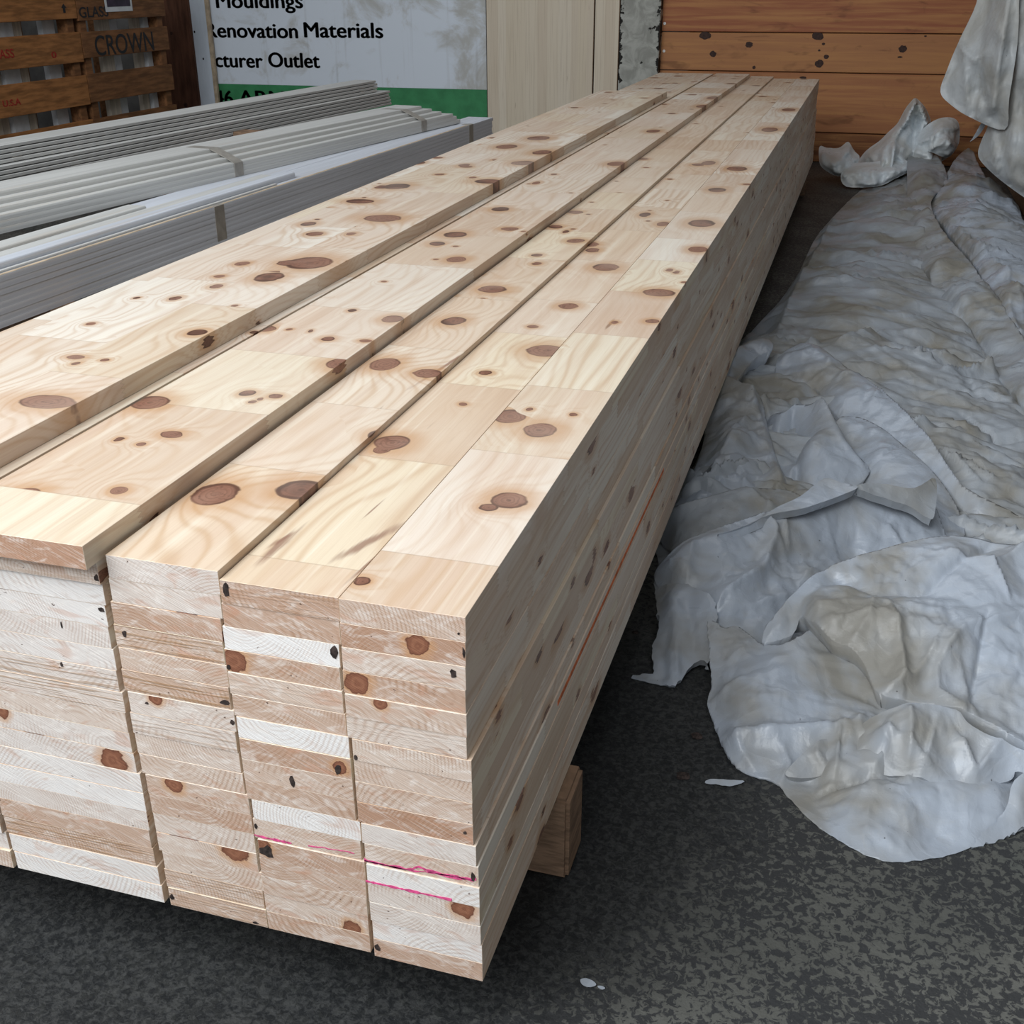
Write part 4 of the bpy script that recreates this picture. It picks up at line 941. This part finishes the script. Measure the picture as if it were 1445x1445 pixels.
# middle bundle, stepped layers leaning back
A2 = np.array((-1.765, 1.50, .498)); B2 = np.array((-1.4085, 4.04, .503))
yaw2 = -math.atan2(B2[0] - A2[0], B2[1] - A2[1])
steps = [(0, 0), (-.001, .0162), (-.002, .0324), (-.030, .0454), (-.062, .0584), (-.094, .0714)]
ths = [.016, .016, .0128, .0128, .0128, .0128]
nm2 = ['lowest', 'second lowest', 'middle', 'third from top', 'second from top', 'topmost']
for k, ((sx, sz), th) in enumerate(zip(steps, ths)):
    a = ext(A2, B2, -.30); b = ext(A2, B2, 4.05 - .035 * k + rng.uniform(-.01, .01))
    a[0] += sx; b[0] += sx; a[2] += sz; b[2] += sz
    moulding(a, b, .15 - max(0, k - 2) * .006, th, '%s white moulding of the stepped middle bundle, crossed by a curved band' % nm2[k], M['primed'], lip=.0015)
def prof2(s=0): return [(-.19, .0856), (-.094, .0858), (-.062, .0732), (-.030, .0602), (.0005, .0460), (.0025, .043), (.0025, 0.002)]
for (px, py, lab) in ((303, 225, 'grey band curving over the middle moulding bundle near its centre'), (642, 152, 'grey band at the far end of the middle moulding bundle')):
    yb = min(3.72, at(px, py, z=.55)[1]); c = ext(A2, B2, yb)
    band(prof2(), (c[0], yb, c[2]), .045, lab, yaw2)

# far bundle: many thin edges rising in steps
A1 = np.array((-2.39, 2.29, .455)); B1 = np.array((-2.1945, 5.07, .455))
yaw1 = -math.atan2(B1[0] - A1[0], B1[1] - A1[1])
nm1 = ['lowest', 'second', 'middle', 'fourth', 'topmost']
def rebated(A, B, w, label):
    A = Vector(A); B = Vector(B); d = B - A; L = d.length
    prof = [(-.022, 0), (-.022, .0034), (0, .0034), (0, .0125), (-.003, .0146), (-w, .0146), (-w, 0)]
    bm = bmesh.new(); prism(bm, prof, (0, 0, 0), (0, L, 0)); o = from_bm('moulding', bm, M['primed'])
    o.location = A; o.rotation_euler = (0, 0, -math.atan2(B.x - A.x, B.y - A.y))
    return tag(o, label, 'moulding', GM, 'thing')
z = 0.0; x = 0.0
for k in range(9):
    up = k >= 5
    if k == 5: x -= .020
    a = ext(A1, B1, -.2); b = ext(A1, B1, (5.15 if not up else 5.05) + rng.uniform(-.012, .012))
    a[0] += x; b[0] += x; a[2] += z; b[2] += z
    rebated(a, b, .14 if not up else .12, '%s rebated moulding of the %s half of the far-left bundle' % (nm1[k - 5] if up else nm1[k], 'upper' if up else 'lower'))
    z += .0150; x -= .0015
for (px, py, zz, lab, xo, zo, hh) in ((44, 207, .58, 'grey band round the upper half of the far-left bundle', -.0285, .077, .058), (125, 228, .50, 'grey band round the lower half of the far-left bundle', -.0, .0, .074),
                                      (533, 120, .58, 'grey band at the far end of the upper far-left bundle', -.0285, .077, .058)):
    yb = at(px, py, z=zz)[1]; c = ext(A1, B1, yb)
    band([(xo - .06, zo + hh + .0005), (xo - .012, zo + hh + .0005), (xo + .0025, zo + .004)], (c[0], yb, c[2]), .045, lab, yaw1)

# timber cradle that carries the bundles
def trestle(y, label, xr=-1.30):
    t = empty('timber_trestle', (-2.0, y, FLOOR)); tag(t, label, 'trestle', 'trestles under the moulding bundles')
    boxobj('beam', (-.75, -.045, .44), (xr + 2.0, .045, .5385), M['timber'], t, .004)
    for xx in (-.6, .35):
        boxobj('leg', (xx - .045, -.04, 0), (xx + .045, .04, .44), M['timber'], t, .004)
    boxobj('packer', (-.75, -.045, .539), (-.28, .045, .604), M['timber'], t, .003)
    boxobj('packer', (-.26, -.045, .539), (.20, .045, .647), M['timber'], t, .003)
    return t
trestle(1.28, 'timber trestle whose beam end pokes out beneath the nearest bundle')
trestle(3.6, 'far timber trestle hidden in the dark under the bundles', -1.42)

# ------------------------------------------------------------------ things along the back wall
def sign_material():
    g = NG('weathered_sign'); P = g.obco(); x, y, z = g.sep(P)
    n = g.noise(P, 3.0, 5.0, 0.65, 0.6)
    right = g.step(x, 0.75, 1.6)
    gr = g.step(g.add(n, g.mul(right, 0.17)), 0.50, 0.72)
    col = g.mx(gr, (0.72, 0.78, 0.86), (0.50, 0.50, 0.48))
    sc = g.step(g.noise(g.n('ShaderNodeMapping', {'Vector': P, 'Rotation': (0, .6, 0), 'Scale': (1, 1, 5)}).outputs[0], 6.0, 5.0, 0.7, 1.5), 0.62, 0.72)
    col = g.mx(g.mul(g.mul(sc, right), 0.5), col, (0.80, 0.84, 0.88))
    drip = g.step(g.noise(g.n('ShaderNodeMapping', {'Vector': P, 'Scale': (18, 1, .8)}).outputs[0], 1.0, 3.0), 0.60, 0.8)
    col = g.mx(g.mul(drip, 0.25), col, (0.26, 0.25, 0.23))
    return g.fin(col, 0.45, 0.35)
SY = WALLY - .06
def sx(px, py=60, Y=SY): return at(px, py, Y=Y)[0]
def sz_(px, py, Y=SY): return at(px, py, Y=Y)[2]
xl = -5.2; xr = sx(686)
sg = empty('shop_sign', ((xl + xr) / 2, SY, 0)); tag(sg, 'weathered white shop sign with black lettering above a green band, leaning at back', 'sign')
hw = (xr - xl) / 2; zg = sz_(500, 122.5)
boxobj('panel', (-hw, 0, zg), (hw, .03, 1.7), sign_material(), sg, .002)
M['green'] = plain('sign_green', (0.05, 0.24, 0.10), 0.45, 0.15, 8)
boxobj('green_band', (-hw, 0, FLOOR + .01), (hw, .03, zg), M['green'], sg, .002)
M['ink'] = plain('black_lettering', (0.012, 0.012, 0.014), 0.5, 0.2, 20)
def bold_text(name, s, size, mat, loc, rot, parent, width):
    o = text(name, s, size, mat, loc, rot, parent, width=width); me = o.data
    bm = bmesh.new(); bm.from_mesh(me); base = bm.faces[:]
    for dx, dz in ((size * .035, 0), (size * .07, 0), (size * .035, size * .02), (size * .035, -size * .012)):
        r = bmesh.ops.duplicate(bm, geom=base)
        for v in [e for e in r['geom'] if isinstance(e, bmesh.types.BMVert)]: v.co.x += dx; v.co.y += dz
    bm.to_mesh(me); bm.free(); return o
def line(s, x0, x1, ybase, size_px, nm_='lettering'):
    Y = SY - .001; a = at(x0, ybase, Y=Y); b = at(x1, ybase, Y=Y)
    k = (SY - CAM[1]) * 1.045 / F_PX
    bold_text(nm_, s, size_px * k / .70, M['ink'], (a[0] - (xl + xr) / 2, -.001, a[2]), (math.pi / 2, 0, 0), sg, width=b[0] - a[0])
line('Mouldings', 303, 424, 11, 19)
line('Renovation', 289, 417, 52.5, 19)
line('Materials', 427, 537, 52.5, 19)
line('cturer', 303, 369, 94.5, 19)
line('Outlet', 378, 449, 94.5, 19)
line('46', 303, 328, 147, 19)
line('ARMS', 337, 418, 147, 19)
bt = at(560, 157, Y=SY); 
# white trim board and brown post left of the lettering
Y1 = SY - .05
a = at(273, 60, Y=Y1)[0]; b = at(294, 60, Y=Y1)[0]
M['whitewash'] = plain('bluish_white_paint', (0.66, 0.72, 0.80), 0.5, 0.1, 6, stretch=(1, 1, .3))
tb = empty('trim_board', ((a + b) / 2, Y1, FLOOR)); tag(tb, 'narrow white board standing upright against the sign, covering its left edge', 'board')
boxobj('face', (-(b - a) / 2, 0, 0), ((b - a) / 2, .02, 1.9), M['whitewash'], tb, .002)
c = at(299, 60, Y=Y1)[0]
boxobj('raw_side', ((b - a) / 2, .004, 0), ((b - a) / 2 + (c - b), .03, 1.9), M['raw'], tb, .001)
for py in (45, 83):
    p = at(274.5 if py < 60 else 287, py, Y=Y1); disc('nail_head', (p[0] - (a + b) / 2, 0, p[2] - FLOOR), .007, .009, M['ink'], tb, depth=.002, jag=0)
Y2 = SY - .08
a = at(231, 60, Y=Y2)[0]; b = at(271, 60, Y=Y2)[0]
M['post'] = plain('reddish_brown_post', (0.115, 0.05, 0.03), 0.7, 0.4, 7, stretch=(3, 3, .5), bump=.3)
po = boxobj('wooden_post', (-(b - a) / 2, 0, 0), ((b - a) / 2, .075, 2.0), M['post'], bev=.006, loc=((a + b) / 2, Y2, FLOOR))
tag(po, 'dark reddish brown wooden post between the crates and the white board', 'post')
for px, py, r in ((262, 148, .018), (242, 47, .012)):
    p = at(px, py, Y=Y2); disc('knot', (p[0] - (a + b) / 2, 0, p[2] - FLOOR), r, r, M['knot'], po, seed=int(px))
# two glued-up pale panels
def panel_material():
    g = NG('edge_glued_panel'); P = g.obco(); x, y, z = g.sep(P)
    w = g.mul(x, 13.0); cl = g.vor(w, 1.0, 'F1', '1D', .8); r, gg, bb = g.sep(cl.outputs['Color'])
    n = g.noise(g.xyz(g.mul(x, 120.0), g.mul(r, 20.0), g.mul(z, 2.6)), 1.0, 3.0)
    col = g.ramp(r, [(0, (.66, .57, .44)), (.35, (.72, .64, .52)), (.7, (.60, .50, .38)), (1, (.75, .68, .56))])
    col = g.mx(g.step(n, .45, .75, 0, .3), col, (.36, .27, .18))
    ck = g.step(g.noise(g.xyz(g.mul(x, 30.0), r, g.mul(z, 5.0)), 1.0, 2.0), .70, .78)
    col = g.mx(g.mul(ck, .4), col, (.25, .15, .08))
    return g.fin(col, .55, .3)
M['panel'] = panel_material()
Y3 = SY - .02
for i, (p0, p1, yy, lab) in enumerate(((687.5, 837.5, Y3, 'wide pale edge-glued wooden panel leaning beside the sign'), (839.5, 873, Y3 - .01, 'narrow pale wooden panel leaning beside the chipped pillar'))):
    a = at(p0, 60, Y=yy)[0]; b = at(p1, 60, Y=yy)[0]
    o = boxobj('glued_panel', (-(b - a) / 2, 0, 0), ((b - a) / 2, .022, 2.1), M['panel'], bev=.002, loc=((a + b) / 2, yy - .01, FLOOR))
    tag(o, lab, 'panel')
    edge = boxobj('edge', ((b - a) / 2 - .001, .001, .01), ((b - a) / 2 + .003, .021, 2.09), M['dark_timber'], o)

# crates of stock against the left
XC = -4.6
def cz(px, py): q = at(px, py, X=XC); return q[1], q[2]
M['slat'] = plain('orange_crate_slat', (0.30, 0.13, 0.045), 0.7, 0.35, 7, stretch=(6, .8, 6), bump=.25)
M['slat_dark'] = plain('brown_crate_slat', (0.19, 0.085, 0.035), 0.7, 0.35, 7, stretch=(6, .8, 6), bump=.25)
M['stock'] = plain('pale_stock', (0.52, 0.46, 0.38), 0.6, 0.15, 9, stretch=(8, 8, .4))
M['stock_w'] = plain('white_stock', (0.62, 0.64, 0.66), 0.5, 0.1, 9)
M['inkred'] = plain('red_stencil', (0.30, 0.03, 0.02), 0.7, 0.3, 60)
def crate(y0, y1, slats, label, mat, stock_seed, name='slatted_crate'):
    t = empty(name, (XC - .3, (y0 + y1) / 2, FLOOR)); tag(t, label, 'crate')
    cy = (y0 + y1) / 2
    for (za, zb) in slats:
        boxobj('slat', (.28, y0 - cy, za - FLOOR), (.30, y1 - cy, zb - FLOOR), mat, t, .002)
    for yy in (y0 - cy + .03, y1 - cy - .09):
        boxobj('corner_post', (.20, yy, .0), (.279, yy + .07, 1.5), M['slat_dark'], t, .003)
        boxobj('corner_post', (-.30, yy, .0), (-.22, yy + .07, 1.5), M['slat_dark'], t, .003)
    boxobj('base', (-.30, y0 - cy, .0), (.279, y1 - cy, .12), M['slat_dark'], t, .003)
    return t
zl = [cz(0, v)[1] for v in (32, 53, 100, 121, 168, 192)]
ye = cz(120, 90)[0]; y00 = cz(0, 90)[0] - .9; yE = cz(241, 80)[0]
zr = [cz(124, v)[1] for v in (29, 45, 82, 105, 146, 170)]
crA = crate(y00, ye - .004, [(zl[0], zl[0] + .32), (zl[2], zl[1]), (zl[4], zl[3]), (zl[5] - .19, zl[5])], 'orange slatted wooden crate at the far upper left with red stencils', M['slat'], 1)
crB = crate(ye + .004, yE, [(zr[0], zr[0] + .32), (zr[2], zr[1]), (zr[4], zr[3]), (zr[5] - .19, zr[5])], 'browner slatted crate next to the post with hand-lettered black word', M['slat_dark'], 2)
q = random.Random(5)
GS = 'pale boards standing inside the crates'
def stock(y0, y1, lab):
    y = y0; i = 0; out = []
    while y < y1 - .03:
        w = q.uniform(.05, .15)
        if q.random() < .2: y += w * .7; continue
        m = M['stock_w'] if q.random() < .45 else M['stock']
        o = boxobj('boxed_board', (-.02, 0, 0), (.02, min(w, y1 - y) - .006, 1.25 + q.uniform(-.05, .1)), m, bev=.002, loc=(XC - .10 - q.uniform(0, .03), y, FLOOR + .121))
        out.append(o); y += w
    n = len(out)
    for i, o in enumerate(out): tag(o, lab, 'board', GS)
stock(y00 + .12, ye - .1, 'pale board end glimpsed between the slats of the orange crate')
stock(ye + .12, yE - .1, 'pale board end glimpsed between the slats of the browner crate')
# stencils and the sticker on the crates
def crate_text(s, px0, px1, pbase, size_px, cr, mat, bold=.003):
    a = cz(px0, pbase); b = cz(px1, pbase); e = cz(px0, pbase - size_px)
    text('stencil', s, (e[1] - a[1]) / .70, mat, (.3012, a[0] - cr.location.y, a[1] - FLOOR), (math.pi / 2, 0, math.pi / 2), cr, bold=bold, width=abs(b[0] - a[0]))
crate_text('CROWN', 135, 218, 79, 29, crB, M['ink'], .001)
crate_text('GLASS', 112, 153, 25, 15, crB, M['ink'], .001)
crate_text('ASS', 0, 21, 83, 13, crA, M['inkred'], .001)
crate_text('0', 73, 80, 82, 9, crA, M['inkred'], .001)
crate_text('U.S.A', 4, 30, 151, 9, crA, M['inkred'], .001)
# black arrow pointing up
a = cz(91, 18); bm = bmesh.new()
s = .02
pts = [(-.35, 0), (.35, 0), (.35, 1.4), (.8, 1.4), (0, 2.6), (-.8, 1.4), (-.35, 1.4)]
f = bm.faces.new([bm.verts.new((.3005, a[0] - crA.location.y + p[0] * s * 1.6, a[1] - FLOOR + p[1] * s)) for p in pts])
r = bmesh.ops.extrude_face_region(bm, geom=[f])
for v in [e for e in r['geom'] if isinstance(e, bmesh.types.BMVert)]: v.co.x += .001
from_bm('arrow_mark', bm, M['ink'], crA)
a = cz(149, 17); b = cz(187, 17)
stk = empty('sticker', (XC + .003, (a[0] + b[0]) / 2, a[1])); tag(stk, 'small dark purple picture with a white border stuck on the browner crate', 'sticker')
hw = (b[0] - a[0]) / 2
boxobj('border', (-.001, -hw, 0), (.001, hw, .30), M['stock_w'], stk)
M['purple'] = plain('dark_purple_print', (0.035, 0.02, 0.04), 0.4, 0.4, 20)
boxobj('print', (.001, -hw * .86, .03), (.0022, hw * .86, .28), M['purple'], stk)
